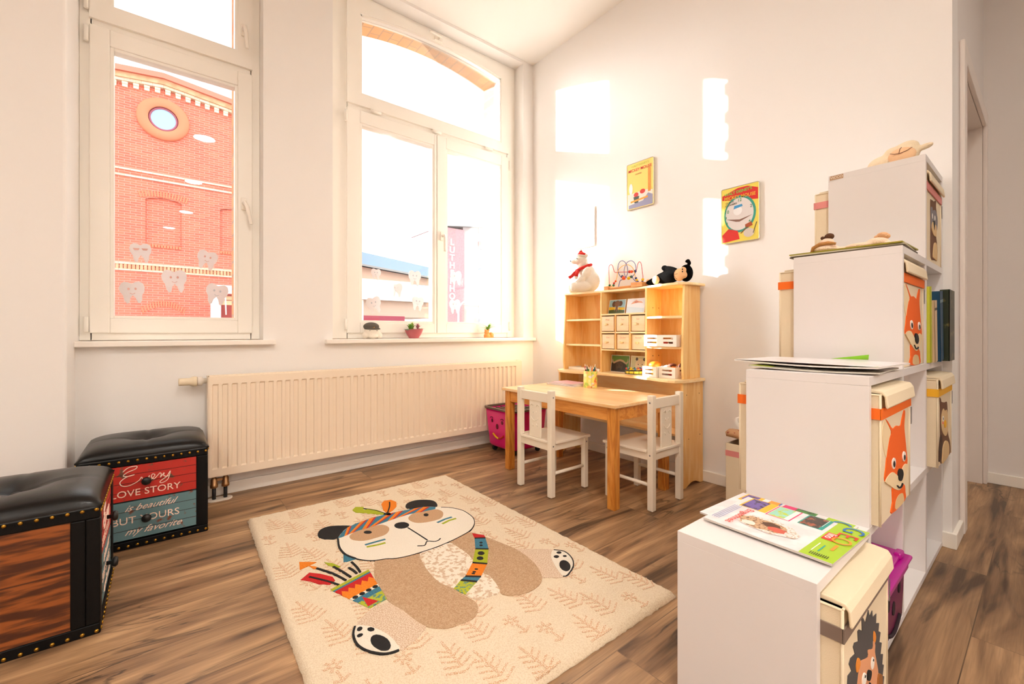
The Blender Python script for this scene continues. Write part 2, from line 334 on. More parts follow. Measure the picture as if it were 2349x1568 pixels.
ART = {"rug":{"head":[[0.539,1.773],[0.527,1.72],[0.52,1.664],[0.522,1.629],[0.541,1.578],[0.563,1.543],[0.589,1.52],[0.624,1.506],[0.656,1.486],[0.703,1.473],[0.756,1.469],[0.812,1.468],[0.875,1.475],[0.925,1.485],[0.981,1.502],[1.023,1.533],[1.051,1.57],[1.067,1.611],[1.072,1.663],[1.069,1.704],[1.044,1.758],[0.999,1.806],[0.949,1.846],[0.887,1.86],[0.826,1.87],[0.765,1.877],[0.703,1.876],[0.64,1.865],[0.6,1.848],[0.568,1.817]],"band":[[0.54,1.777],[0.568,1.817],[0.6,1.848],[0.64,1.865],[0.703,1.876],[0.765,1.877],[0.826,1.87],[0.887,1.86],[0.949,1.846],[0.994,1.81],[0.981,1.789],[0.924,1.797],[0.864,1.811],[0.798,1.808],[0.733,1.799],[0.671,1.791],[0.626,1.792],[0.584,1.783],[0.555,1.775]],"ear_l":[[0.486,1.86],[0.506,1.899],[0.542,1.911],[0.589,1.884],[0.619,1.854],[0.591,1.838],[0.568,1.817],[0.54,1.777],[0.505,1.798],[0.486,1.823]],"ear_r":[[0.884,1.898],[0.909,1.934],[0.95,1.945],[0.991,1.927],[1.022,1.887],[1.017,1.837],[0.994,1.81],[0.949,1.846],[0.891,1.867]],"eye_l":[[0.58,1.762],[0.581,1.725],[0.612,1.691],[0.658,1.685],[0.7,1.689],[0.729,1.72],[0.736,1.755],[0.722,1.786],[0.695,1.793],[0.671,1.791],[0.626,1.792],[0.598,1.782]],"eye_r":[[0.843,1.781],[0.835,1.743],[0.851,1.705],[0.898,1.684],[0.952,1.685],[0.985,1.723],[0.992,1.756],[0.979,1.786],[0.924,1.797],[0.883,1.809]],"leaf":[[0.679,2.02],[0.701,2.045],[0.731,2.021],[0.718,1.985],[0.743,1.985],[0.767,1.946],[0.785,1.874],[0.75,1.902],[0.707,1.955],[0.681,1.986]],"orange":[[0.81,2.004],[0.835,2.033],[0.866,2.024],[0.876,1.983],[0.856,1.935],[0.823,1.901],[0.79,1.885],[0.789,1.929]],"body_l":[[0.597,1.522],[0.656,1.486],[0.74,1.465],[0.727,1.429],[0.711,1.372],[0.705,1.311],[0.706,1.249],[0.721,1.198],[0.729,1.146],[0.737,1.087],[0.713,1.05],[0.686,1.036],[0.651,1.038],[0.613,1.047],[0.586,1.067],[0.569,1.091],[0.557,1.14],[0.549,1.197],[0.536,1.244],[0.534,1.28],[0.537,1.318],[0.541,1.372],[0.557,1.441],[0.574,1.482]],"body_r":[[0.867,1.471],[0.925,1.485],[0.977,1.495],[1.001,1.432],[1.021,1.351],[1.037,1.27],[1.034,1.196],[1.02,1.136],[0.994,1.079],[0.96,1.046],[0.916,1.033],[0.869,1.038],[0.833,1.06],[0.825,1.087],[0.84,1.122],[0.853,1.182],[0.846,1.219],[0.873,1.337],[0.874,1.413]],"belly":[[0.74,1.465],[0.81,1.465],[0.866,1.468],[0.874,1.413],[0.873,1.337],[0.846,1.219],[0.853,1.182],[0.84,1.122],[0.823,1.089],[0.784,1.093],[0.748,1.1],[0.734,1.146],[0.721,1.198],[0.704,1.255],[0.705,1.322],[0.716,1.391]],"strap0":[[0.979,1.48],[1.008,1.434],[0.998,1.412],[0.963,1.437]],"strap1":[[0.963,1.437],[0.998,1.412],[0.956,1.332],[0.918,1.365]],"strap2":[[0.918,1.365],[0.956,1.332],[0.891,1.25],[0.855,1.289]],"strap3":[[0.855,1.289],[0.891,1.25],[0.828,1.197],[0.788,1.232]],"strap4":[[0.788,1.232],[0.828,1.197],[0.801,1.181],[0.764,1.222]],"strap5":[[0.764,1.222],[0.801,1.181],[0.734,1.146],[0.721,1.196]],"leg_l":[[0.48,1.26],[0.529,1.261],[0.536,1.244],[0.549,1.197],[0.557,1.14],[0.569,1.09],[0.55,1.077],[0.531,1.065],[0.494,1.052],[0.471,1.05],[0.442,1.085],[0.433,1.157],[0.421,1.216],[0.443,1.239]],"sole_l":[[0.415,1.214],[0.4,1.184],[0.395,1.141],[0.406,1.103],[0.429,1.071],[0.472,1.052],[0.477,1.079],[0.473,1.125],[0.455,1.174],[0.435,1.203]],"leg_r":[[1.037,1.27],[1.085,1.231],[1.145,1.176],[1.115,1.118],[1.074,1.037],[1.046,1.022],[1.021,1.036],[0.985,1.064],[0.96,1.046],[0.994,1.079],[1.02,1.136],[1.034,1.196]],"sole_r":[[1.143,1.174],[1.166,1.14],[1.152,1.089],[1.115,1.048],[1.058,1.022],[1.045,1.028],[1.063,1.078],[1.094,1.135],[1.117,1.16]],"quiver":[["lime",[0.413,1.436],[0.551,1.476],[0.549,1.461],[0.418,1.423]],["teal",[0.418,1.423],[0.549,1.461],[0.549,1.452],[0.421,1.416]],["red",[0.421,1.416],[0.549,1.452],[0.545,1.412],[0.433,1.383]],["orange",[0.433,1.383],[0.545,1.412],[0.542,1.372],[0.445,1.349]],["white",[0.445,1.349],[0.542,1.372],[0.541,1.357],[0.45,1.336]],["teal",[0.45,1.336],[0.541,1.357],[0.539,1.33],[0.459,1.313]],["lime2",[0.459,1.313],[0.539,1.33],[0.534,1.28],[0.475,1.268]]],"zig":[[[0.433,1.383],[0.438,1.404],[0.454,1.389]],[[0.454,1.389],[0.461,1.41],[0.476,1.394]],[[0.476,1.394],[0.485,1.416],[0.498,1.4]],[[0.498,1.4],[0.509,1.423],[0.522,1.406]],[[0.522,1.406],[0.534,1.43],[0.545,1.412]]],"dots":[[0.461,1.346],[0.484,1.351],[0.507,1.357],[0.53,1.362]],"tri":[[0.475,1.277],[0.478,1.335],[0.509,1.284]],"l_outline":[[0.539,1.773],[0.527,1.72],[0.52,1.664],[0.522,1.629],[0.541,1.578],[0.563,1.543],[0.589,1.52],[0.624,1.506],[0.656,1.486],[0.703,1.473],[0.756,1.469],[0.812,1.468],[0.875,1.475],[0.925,1.485],[0.981,1.502],[1.023,1.533],[1.051,1.57],[1.067,1.611],[1.072,1.663],[1.069,1.704],[1.044,1.758],[1.012,1.791]],"l_mouth":[[0.797,1.69],[0.803,1.621],[0.809,1.538]],"l_smile":[[0.757,1.521],[0.781,1.508],[0.804,1.532],[0.825,1.513],[0.842,1.511],[0.857,1.521]],"b_l1":[[0.604,1.655],[0.641,1.653],[0.683,1.65]],"g_l1":[[0.603,1.635],[0.641,1.625],[0.672,1.622]],"b_r1":[[0.917,1.655],[0.961,1.665],[0.995,1.665]],"g_r1":[[0.928,1.631],[0.968,1.642],[1.002,1.641]],"k1":[[0.788,1.881],[0.827,1.948],[0.85,2.003]],"k2":[[0.785,1.874],[0.76,1.946],[0.723,2.007]],"k3":[[0.541,1.578],[0.522,1.629],[0.521,1.697],[0.539,1.773]],"a1":[[0.442,1.447],[0.422,1.487],[0.38,1.556]],"a2":[[0.469,1.459],[0.447,1.529],[0.414,1.597]],"a3":[[0.488,1.469],[0.476,1.522],[0.462,1.572]],"a4":[[0.511,1.478],[0.508,1.507],[0.501,1.532]],"a5":[[0.523,1.478],[0.525,1.516],[0.522,1.564]],"sl":[[0.415,1.214],[0.4,1.184],[0.395,1.141],[0.406,1.103],[0.429,1.071],[0.448,1.057],[0.472,1.052]],"sr":[[1.143,1.174],[1.166,1.14],[1.152,1.089],[1.115,1.048],[1.058,1.022],[1.044,1.027]],"f1":[[0.377,1.68],[0.424,1.641],[0.366,1.624]],"f2":[[0.446,1.622],[0.467,1.597],[0.482,1.556],[0.471,1.551],[0.451,1.592]],"f3":[[0.516,1.634],[0.539,1.586],[0.54,1.574],[0.499,1.579]],"f4":[[0.353,1.555],[0.387,1.584],[0.414,1.553],[0.441,1.508],[0.441,1.481],[0.421,1.468],[0.394,1.494],[0.371,1.533]],"f5":[[0.396,1.636],[0.414,1.611],[0.423,1.586],[0.405,1.601]],"e1":[[0.664,1.742],[0.661,1.738],[0.656,1.735],[0.651,1.736],[0.646,1.739],[0.641,1.744],[0.638,1.75],[0.637,1.757],[0.638,1.763],[0.641,1.768],[0.646,1.77],[0.651,1.77],[0.656,1.767],[0.661,1.762],[0.664,1.756],[0.665,1.749]],"e2":[[0.926,1.75],[0.922,1.745],[0.918,1.742],[0.913,1.741],[0.909,1.743],[0.907,1.746],[0.905,1.752],[0.906,1.758],[0.908,1.764],[0.911,1.769],[0.916,1.772],[0.92,1.773],[0.925,1.771],[0.927,1.768],[0.929,1.762],[0.928,1.756]],"nose":[[0.813,1.71],[0.806,1.7],[0.796,1.694],[0.785,1.693],[0.774,1.697],[0.765,1.705],[0.759,1.717],[0.758,1.73],[0.76,1.742],[0.767,1.753],[0.777,1.759],[0.788,1.76],[0.799,1.756],[0.809,1.748],[0.814,1.736],[0.816,1.722]],"knot":[[0.799,1.863],[0.795,1.858],[0.791,1.856],[0.785,1.857],[0.78,1.86],[0.775,1.865],[0.772,1.871],[0.771,1.878],[0.772,1.884],[0.775,1.889],[0.78,1.891],[0.786,1.891],[0.791,1.888],[0.796,1.883],[0.799,1.876],[0.8,1.869]],"p1":[[0.457,1.072],[0.45,1.068],[0.443,1.071],[0.435,1.078],[0.43,1.09],[0.426,1.104],[0.425,1.119],[0.428,1.133],[0.433,1.142],[0.44,1.146],[0.448,1.144],[0.455,1.136],[0.461,1.123],[0.465,1.108],[0.465,1.093],[0.462,1.08]],"p2":[[0.429,1.196],[0.428,1.192],[0.426,1.189],[0.423,1.187],[0.42,1.186],[0.418,1.186],[0.415,1.188],[0.414,1.19],[0.413,1.193],[0.414,1.196],[0.416,1.199],[0.418,1.202],[0.421,1.203],[0.424,1.203],[0.427,1.201],[0.428,1.199]],"p3":[[0.452,1.167],[0.451,1.165],[0.448,1.163],[0.445,1.164],[0.441,1.165],[0.439,1.168],[0.437,1.172],[0.436,1.176],[0.437,1.18],[0.438,1.182],[0.441,1.184],[0.444,1.183],[0.448,1.182],[0.45,1.178],[0.452,1.175],[0.453,1.171]],"p4":[[0.421,1.169],[0.42,1.166],[0.418,1.164],[0.415,1.162],[0.412,1.162],[0.409,1.162],[0.406,1.164],[0.405,1.166],[0.405,1.169],[0.405,1.171],[0.407,1.174],[0.41,1.175],[0.413,1.176],[0.416,1.175],[0.419,1.173],[0.42,1.171]],"q1":[[1.09,1.041],[1.08,1.039],[1.073,1.042],[1.07,1.049],[1.07,1.059],[1.074,1.071],[1.081,1.082],[1.091,1.092],[1.102,1.099],[1.111,1.101],[1.119,1.098],[1.123,1.09],[1.122,1.08],[1.118,1.068],[1.11,1.056],[1.1,1.047]],"q2":[[1.151,1.141],[1.148,1.139],[1.145,1.138],[1.141,1.139],[1.138,1.141],[1.136,1.143],[1.135,1.146],[1.135,1.15],[1.137,1.153],[1.14,1.155],[1.144,1.155],[1.148,1.155],[1.151,1.153],[1.153,1.151],[1.154,1.147],[1.153,1.144]],"q3":[[1.124,1.126],[1.12,1.124],[1.116,1.123],[1.113,1.123],[1.109,1.125],[1.107,1.128],[1.106,1.132],[1.106,1.135],[1.108,1.138],[1.111,1.141],[1.115,1.141],[1.119,1.141],[1.123,1.139],[1.125,1.136],[1.126,1.133],[1.126,1.129]],"q4":[[1.148,1.111],[1.146,1.11],[1.143,1.109],[1.14,1.11],[1.138,1.111],[1.136,1.113],[1.135,1.115],[1.136,1.118],[1.137,1.12],[1.139,1.122],[1.142,1.122],[1.145,1.122],[1.147,1.12],[1.149,1.118],[1.15,1.116],[1.149,1.113]],"d0":[[0.967,1.387],[0.965,1.385],[0.963,1.384],[0.96,1.384],[0.958,1.385],[0.956,1.387],[0.956,1.389],[0.956,1.392],[0.957,1.395],[0.959,1.397],[0.962,1.398],[0.964,1.398],[0.967,1.397],[0.968,1.395],[0.969,1.393],[0.968,1.39]],"d1":[[0.955,1.369],[0.953,1.367],[0.95,1.366],[0.948,1.366],[0.946,1.367],[0.944,1.369],[0.943,1.371],[0.944,1.374],[0.945,1.377],[0.947,1.379],[0.949,1.38],[0.952,1.38],[0.954,1.379],[0.956,1.377],[0.956,1.375],[0.956,1.372]],"d2":[[0.926,1.316],[0.922,1.312],[0.917,1.31],[0.912,1.31],[0.908,1.313],[0.905,1.316],[0.903,1.321],[0.904,1.327],[0.906,1.332],[0.91,1.336],[0.915,1.338],[0.919,1.338],[0.924,1.335],[0.927,1.332],[0.928,1.326],[0.928,1.321]],"d3":[[0.902,1.289],[0.899,1.285],[0.894,1.283],[0.889,1.284],[0.885,1.286],[0.882,1.289],[0.881,1.294],[0.881,1.299],[0.883,1.304],[0.887,1.308],[0.891,1.31],[0.896,1.31],[0.9,1.308],[0.903,1.304],[0.905,1.299],[0.904,1.294]],"d4":[[0.846,1.241],[0.845,1.24],[0.843,1.239],[0.841,1.239],[0.838,1.241],[0.837,1.243],[0.836,1.245],[0.836,1.247],[0.836,1.249],[0.838,1.25],[0.84,1.251],[0.842,1.251],[0.844,1.249],[0.846,1.247],[0.847,1.245],[0.847,1.243]],"d5":[[0.831,1.231],[0.83,1.23],[0.828,1.229],[0.826,1.23],[0.824,1.231],[0.822,1.233],[0.821,1.235],[0.821,1.237],[0.821,1.239],[0.823,1.241],[0.825,1.241],[0.827,1.241],[0.829,1.239],[0.831,1.238],[0.832,1.235],[0.832,1.233]],"d6":[[0.823,1.225],[0.822,1.224],[0.82,1.223],[0.818,1.223],[0.816,1.225],[0.814,1.227],[0.813,1.229],[0.813,1.231],[0.813,1.233],[0.815,1.234],[0.817,1.235],[0.819,1.234],[0.821,1.233],[0.823,1.231],[0.824,1.229],[0.824,1.227]]},"fox":[["cream2",[[0.049,0.273],[0.02,0.259],[0.02,0.227],[0.033,0.195],[0.058,0.17],[0.075,0.194],[0.103,0.236]]],["cream2",[[0.256,0.272],[0.275,0.254],[0.272,0.22],[0.262,0.21],[0.241,0.224],[0.225,0.243]]],["orange",[[0.049,0.273],[0.071,0.265],[0.119,0.239],[0.161,0.241],[0.21,0.234],[0.228,0.251],[0.256,0.273],[0.267,0.264],[0.256,0.228],[0.267,0.192],[0.283,0.15],[0.294,0.102],[0.21,0.084],[0.115,0.088],[0.039,0.111],[0.049,0.147],[0.064,0.185],[0.088,0.218],[0.103,0.234]]],["orange",[[0.126,0.08],[0.248,0.054],[0.267,0.027],[0.262,0.0],[0.106,0.006],[0.119,0.034]]],["cream3",[[0.151,0.005],[0.147,0.027],[0.18,0.038],[0.225,0.033],[0.241,0.022],[0.243,0.001]]],["cream2",[[0.039,0.11],[0.071,0.12],[0.115,0.119],[0.156,0.103],[0.197,0.087],[0.223,0.104],[0.256,0.112],[0.294,0.103],[0.294,0.09],[0.248,0.065],[0.217,0.052],[0.185,0.052],[0.137,0.067],[0.088,0.088]]],["white",[[0.126,0.157],[0.142,0.149],[0.144,0.135],[0.133,0.126],[0.117,0.128],[0.106,0.139],[0.108,0.152]]],["black",[[0.126,0.149],[0.137,0.141],[0.137,0.133],[0.126,0.13],[0.115,0.138],[0.115,0.145]]],["white",[[0.243,0.153],[0.259,0.145],[0.262,0.133],[0.251,0.124],[0.235,0.125],[0.228,0.136],[0.23,0.148]]],["black",[[0.246,0.143],[0.256,0.136],[0.254,0.129],[0.243,0.126],[0.235,0.134],[0.235,0.141]]],["black",[[0.195,0.112],[0.217,0.104],[0.228,0.089],[0.215,0.077],[0.195,0.076],[0.175,0.086],[0.171,0.103],[0.178,0.111]]],["black",[[0.161,0.072],[0.18,0.062],[0.205,0.06],[0.215,0.065],[0.223,0.062],[0.21,0.056],[0.183,0.058],[0.156,0.071]]]],"hedgehog":[["grey",[[0.173,0.278],[0.183,0.258],[0.203,0.263],[0.207,0.245],[0.237,0.24],[0.234,0.218],[0.26,0.206],[0.255,0.189],[0.273,0.177],[0.262,0.158],[0.283,0.146],[0.273,0.122],[0.295,0.111],[0.288,0.089],[0.302,0.08],[0.292,0.058],[0.305,0.049],[0.295,0.025],[0.045,0.145],[0.048,0.163],[0.028,0.186],[0.031,0.204],[0.055,0.201],[0.038,0.225],[0.048,0.232],[0.077,0.226],[0.065,0.247],[0.073,0.252],[0.099,0.242],[0.095,0.266],[0.106,0.265],[0.127,0.252],[0.124,0.282],[0.133,0.279],[0.151,0.258]]],["orange2",[[0.212,0.21],[0.227,0.198],[0.232,0.182],[0.216,0.175],[0.209,0.192]]],["skin",[[0.207,0.189],[0.223,0.172],[0.221,0.155],[0.234,0.126],[0.25,0.086],[0.234,0.064],[0.216,0.057],[0.095,0.119],[0.096,0.169],[0.11,0.183],[0.11,0.193],[0.165,0.173],[0.165,0.189],[0.203,0.173]]],["orange2",[[0.096,0.208],[0.106,0.199],[0.108,0.186],[0.095,0.18],[0.084,0.183],[0.08,0.199],[0.088,0.209]]],["white",[[0.199,0.156],[0.212,0.145],[0.212,0.132],[0.203,0.126],[0.19,0.132],[0.186,0.146],[0.19,0.155]]],["black",[[0.203,0.15],[0.209,0.144],[0.206,0.141],[0.199,0.147]]],["white",[[0.135,0.154],[0.147,0.144],[0.145,0.13],[0.133,0.127],[0.121,0.133],[0.119,0.147],[0.125,0.155]]],["black",[[0.135,0.15],[0.143,0.144],[0.139,0.141],[0.132,0.145]]],["black",[[0.169,0.142],[0.182,0.133],[0.183,0.123],[0.175,0.117],[0.165,0.119],[0.155,0.128],[0.155,0.14],[0.16,0.144]]],["black",[[0.133,0.121],[0.147,0.109],[0.165,0.105],[0.173,0.11],[0.175,0.108],[0.167,0.103],[0.147,0.107],[0.13,0.121]]],["brown3",[[0.243,0.089],[0.266,0.078],[0.271,0.061],[0.266,0.031],[0.221,0.054],[0.234,0.066]]]],"owl":[["brown",[[0.056,0.275],[0.089,0.265],[0.104,0.254],[0.199,0.243],[0.256,0.241],[0.274,0.221],[0.284,0.188],[0.284,0.141],[0.302,0.096],[0.356,0.056],[0.375,0.01],[0.32,-0.003],[0.284,0.025],[0.151,0.007],[0.095,-0.003],[0.065,0.017],[0.03,0.024],[0.036,0.075],[0.065,0.114],[0.065,0.143],[0.065,0.206],[0.065,0.235]]],["brown2",[[0.074,0.123],[0.119,0.106],[0.119,0.062],[0.083,0.024],[0.03,0.023],[0.036,0.075]]],["cream3",[[0.151,0.222],[0.199,0.207],[0.243,0.208],[0.277,0.184],[0.284,0.141],[0.277,0.11],[0.222,0.099],[0.151,0.116],[0.104,0.143],[0.089,0.179],[0.104,0.207]]],["white",[[0.132,0.194],[0.154,0.189],[0.163,0.176],[0.144,0.169],[0.119,0.176],[0.119,0.189]]],["black",[[0.132,0.187],[0.144,0.183],[0.141,0.176],[0.129,0.178]]],["yellow",[[0.199,0.169],[0.226,0.156],[0.222,0.143],[0.189,0.137],[0.16,0.156],[0.17,0.165]]],["pink",[[0.119,0.171],[0.138,0.166],[0.132,0.16],[0.113,0.164]]],["cream3",[[0.216,0.08],[0.267,0.067],[0.302,0.043],[0.298,0.012],[0.232,-0.003],[0.151,-0.003],[0.104,0.0],[0.113,0.033],[0.125,0.061],[0.167,0.079]]]],"bear":[["brown",[[0.111,0.24],[0.137,0.251],[0.18,0.255],[0.207,0.255],[0.243,0.265],[0.268,0.264],[0.268,0.24],[0.3,0.207],[0.31,0.18],[0.29,0.148],[0.271,0.12],[0.29,0.097],[0.31,0.068],[0.306,0.038],[0.29,0.018],[0.234,0.018],[0.12,0.019],[0.115,0.134]]],["slate",[[0.115,0.214],[0.137,0.223],[0.162,0.223],[0.171,0.213],[0.207,0.221],[0.253,0.224],[0.3,0.207],[0.31,0.18],[0.29,0.148],[0.262,0.15],[0.216,0.168],[0.189,0.176],[0.154,0.158],[0.128,0.136],[0.115,0.148]]],["white",[[0.154,0.2],[0.166,0.196],[0.166,0.181],[0.154,0.179],[0.147,0.19]]],["white",[[0.221,0.2],[0.234,0.196],[0.234,0.184],[0.221,0.18],[0.214,0.189]]],["cream3",[[0.166,0.167],[0.194,0.165],[0.225,0.163],[0.256,0.162],[0.268,0.145],[0.262,0.122],[0.238,0.115],[0.189,0.115],[0.149,0.127],[0.133,0.142],[0.142,0.157]]],["black",[[0.176,0.171],[0.212,0.174],[0.216,0.156],[0.205,0.137],[0.192,0.149],[0.176,0.162]]],["cream3",[[0.216,0.087],[0.243,0.089],[0.271,0.079],[0.281,0.055],[0.275,0.019],[0.216,0.021],[0.166,0.023],[0.176,0.052],[0.194,0.077]]]]}
# ================================================================ the room
CEIL = 3.05
def st(mb, name, **k):
    return mb.build(name, kind='structure', **k)
XW, YD = 2.39, 0.245          # back wall plane, plane of the door wall
MB().m(floor_mat()).box(-3.2, 3.75, -7.4, 2.72, -0.08, 0.0).build('floor', kind='structure')
MB().m(ceil_m).box(-3.2, 3.75, -7.4, 3.05, CEIL, CEIL + 0.12).build('ceiling', kind='structure')
b = MB().m(wall_m)
b.box(-0.304, XW, 2.70, 2.87, 0, 0.775); b.box(0.425, 0.79, 2.70, 2.87, 0.775, CEIL); b.box(2.285, XW, 2.70, 2.87, 0.775, CEIL)
b.box(-0.304, 0.425, 2.70, 2.87, 3.03, CEIL); b.box(0.79, 2.285, 2.70, 2.87, 3.03, CEIL)
st(b, 'wall_window')
st(MB().m(wall_m).box(-3.2, -0.304, 2.49, 2.87, 0, CEIL), 'wall_pier', bevel=0.012, seg=3)
st(MB().m(wall_m).box(XW, XW + 0.15, YD, 2.87, 0, CEIL), 'wall_back')
b = MB().m(hall_m)
b.box(XW + 0.15, 2.65, YD, YD + 0.15, 0, CEIL); b.box(3.55, 3.60, YD, YD + 0.15, 0, CEIL); b.box(2.65, 3.55, YD, YD + 0.15, 1.985, CEIL)
st(b, 'wall_door')
st(MB().m(hall_m).box(3.60, 3.75, -7.4, YD + 0.15, 0, CEIL), 'wall_hall')
st(MB().m(wall_m).box(-3.2, -3.05, -7.4, 2.49, 0, CEIL), 'wall_left')
st(MB().m(wall_m).box(-3.05, 3.60, -7.4, -7.25, 0, CEIL), 'wall_rear')
st(MB().m(wall_m).box(1.35, 1.50, -7.25, -0.55, 0, CEIL), 'wall_added_shade')  # added partition out of view, keeps lamp light off the passage
# baseboards
def bb(name, x0, x1, y0, y1): st(MB().m(trim_m).box(x0, x1, y0, y1, 0, 0.06), name, bevel=0.003)
bb('baseboard_window', -0.304, XW, 2.684, 2.70)
bb('baseboard_back', XW - 0.014, XW, YD - 0.014, 2.684)
bb('baseboard_pier', -3.05, -0.304, 2.476, 2.49)
bb('baseboard_door', XW, 2.58, YD - 0.014, YD)
bb('baseboard_hall', 3.586, 3.60, -7.25, YD)
bb('baseboard_left', -3.05, -3.036, -7.25, 2.476)
# door in the passage
d = root('door_1', (3.10, YD, 0), kind='structure')
b = MB().m(door_m)
for x0, x1 in ((2.585, 2.662), (3.538, 3.60)): b.box(x0, x1, YD - 0.018, YD, 0, 2.055)
b.box(2.662, 3.538, YD - 0.018, YD, 1.975, 2.055)
b.build('door_casing', d, bevel=0.006)
b = MB().m(door_m)
b.box(2.65, 2.662, YD, YD + 0.15, 0, 1.985); b.box(3.538, 3.55, YD, YD + 0.15, 0, 1.985); b.box(2.662, 3.538, YD, YD + 0.15, 1.973, 1.985)
b.build('door_jamb', d)
MB().m(door_m).box(2.664, 3.536, YD + 0.085, YD + 0.125, 0.006, 1.971).build('door_leaf', d, bevel=0.003)
b = MB().m(mat('brushed_steel', (170, 168, 165), 0.3, 1.0)); b.tube([(2.73, YD + 0.085, 1.02), (2.73, YD + 0.04, 1.02), (2.84, YD + 0.04, 1.02)], 0.009); b.build('door_handle', d)

# ---------------------------------------------------------------- windows
def arch(x0, x1, z0, rise, n=18):
    c, h = (x0 + x1) / 2, (x1 - x0) / 2
    return [(x0 + (x1 - x0) * i / n, z0 + rise * (1 - ((x0 + (x1 - x0) * i / n - c) / h) ** 2)) for i in range(n + 1)]
def ring(b, X0, X1, Z0, Z1, x0, x1, z0, z1, ya, yb):
    b.box(X0, x0, ya, yb, Z0, Z1); b.box(x1, X1, ya, yb, Z0, Z1); b.box(x0, x1, ya, yb, Z0, z0); b.box(x0, x1, ya, yb, z1, Z1)
def win_handle(par, x, z, down=1, horiz=False, tilt=0.0):
    b = MB().m(mat('handle_enamel', (246, 240, 230), 0.25))
    if horiz:
        b.box(x - 0.03, x + 0.03, 2.783, 2.795, z - 0.012, z + 0.012); b.tube([(x, 2.79, z), (x, 2.755, z), (x - 0.09, 2.75, z + 0.004)], 0.009)
    else:
        b.box(x - 0.013, x + 0.013, 2.783, 2.795, z - 0.032, z + 0.032)
        b.tube([(x, 2.79, z), (x, 2.752, z), (x + tilt, 2.748, z - 0.02), (x + tilt * 3, 2.75, z - 0.115)], [0.010, 0.010, 0.0105, 0.009])
    b.build('handle', par, bevel=0.002)
def hinge(par, x, z, horiz=False, L=0.07):
    b = MB().m(pvc_m)
    if horiz: b.tube([(x - 0.035, 2.787, z), (x + 0.035, 2.787, z)], 0.009)
    else: b.tube([(x, 2.792, z - L / 2), (x, 2.792, z + L / 2)], 0.009)
    b.build('hinge', par)
ZB, ZG0, ZG1, ZT0, ZT1, ZU0, ZU1 = 0.835, 0.918, 2.178, 2.272, 2.302, 2.388, 2.88
def window(name, X0, X1, xs0, xs1, leafs, ug, label):
    r = root(name, ((X0 + X1) / 2, 2.82, 0.798), kind='structure')
    b = MB().m(pvc_m)
    b.box(X0, xs0 + 0.01, 2.812, 2.87, 0.80, 3.03); b.box(xs1 - 0.01, X1, 2.812, 2.87, 0.80, 3.03)
    b.box(xs0, xs1, 2.812, 2.87, 0.80, ZB + 0.01); b.box(xs0, xs1, 2.812, 2.87, ZT0 - 0.01, ZT1 + 0.01); b.box(xs0, xs1, 2.812, 2.87, 3.0, 3.03)
    b.build('window_frame', r, bevel=0.003)
    for (a, c, g0, g1) in leafs:
        s = MB().m(pvc_m); e = 0.014
        ring(s, a, c, ZB, ZT0, g0 - e, g1 + e, ZG0 - e, ZG1 + e, 2.795, 2.855)
        so_ = s.build('sash', r, bevel=0.004)
        s = MB().m(pvc_m); ring(s, g0 - e, g1 + e, ZG0 - e, ZG1 + e, g0, g1, ZG0, ZG1, 2.8005, 2.853); s.build('glazing_bead', so_, bevel=0.002)
        MB().m(glass_m).box(g0 - .004, g1 + .004, 2.829, 2.833, ZG0 - .004, ZG1 + .004).build('glass_pane', so_)
    # arched fanlight
    g0, g1 = ug; e = 0.014
    s = MB().m(pvc_m)
    a1 = arch(g0 - e, g1 + e, ZU1 + e, 0.05)
    s.box(xs0, g0 - e, 2.795, 2.855, ZT1, 3.0); s.box(g1 + e, xs1, 2.795, 2.855, ZT1, 3.0); s.box(g0 - e, g1 + e, 2.795, 2.855, ZT1, ZU0 - e)
    s.prism([(g1 + e, 3.0), (g0 - e, 3.0)] + a1, 'Y', 2.795, 2.855)
    so_ = s.build('fanlight_sash', r)
    s = MB().m(pvc_m); a2 = arch(g0, g1, ZU1, 0.05)
    s.box(g0 - e, g0, 2.8005, 2.853, ZU0 - e, ZU1 + e); s.box(g1, g1 + e, 2.8005, 2.853, ZU0 - e, ZU1 + e); s.box(g0, g1, 2.8005, 2.853, ZU0 - e, ZU0)
    s.prism(a1[::-1] + a2, 'Y', 2.8005, 2.853); s.build('glazing_bead', so_)
    s = MB().m(glass_m); s.prism([(g1, ZU0), (g0, ZU0)] + a2, 'Y', 2.829, 2.833); s.build('glass_pane', so_)
    return r
w1 = window('window_1', -0.304, 0.425, -0.269, 0.3865, [(-0.269, 0.3865, -0.184, 0.3043)], (-0.184, 0.3043), '')
win_handle(w1, 0.345, 2.50, tilt=0.004); win_handle(w1, 0.345, 1.545, tilt=0.010)
for z in (2.37, 2.22, 0.875): hinge(w1, -0.279, z)
w2 = window('window_2', 0.79, 2.285, 0.906, 2.208, [(0.906, 1.5435, 1.003, 1.510), (1.549, 2.208, 1.638, 2.12)], (1.003, 2.12), '')
win_handle(w2, 1.585, 1.54, tilt=0.0); win_handle(w2, 1.555, 2.962, horiz=True)
for z in (2.21, 0.89): hinge(w2, 0.897, z); hinge(w2, 2.217, z)
for x in (1.09, 1.54, 2.0): hinge(w2, x, 2.287, True)
st(MB().m(sill_m).box(-0.304, 0.48, 2.655, 2.82, 0.772, 0.798), 'window_sill_1', bevel=0.004)
st(MB().m(sill_m).box(0.744, 2.386, 2.655, 2.82, 0.772, 0.798), 'window_sill_2', bevel=0.004)

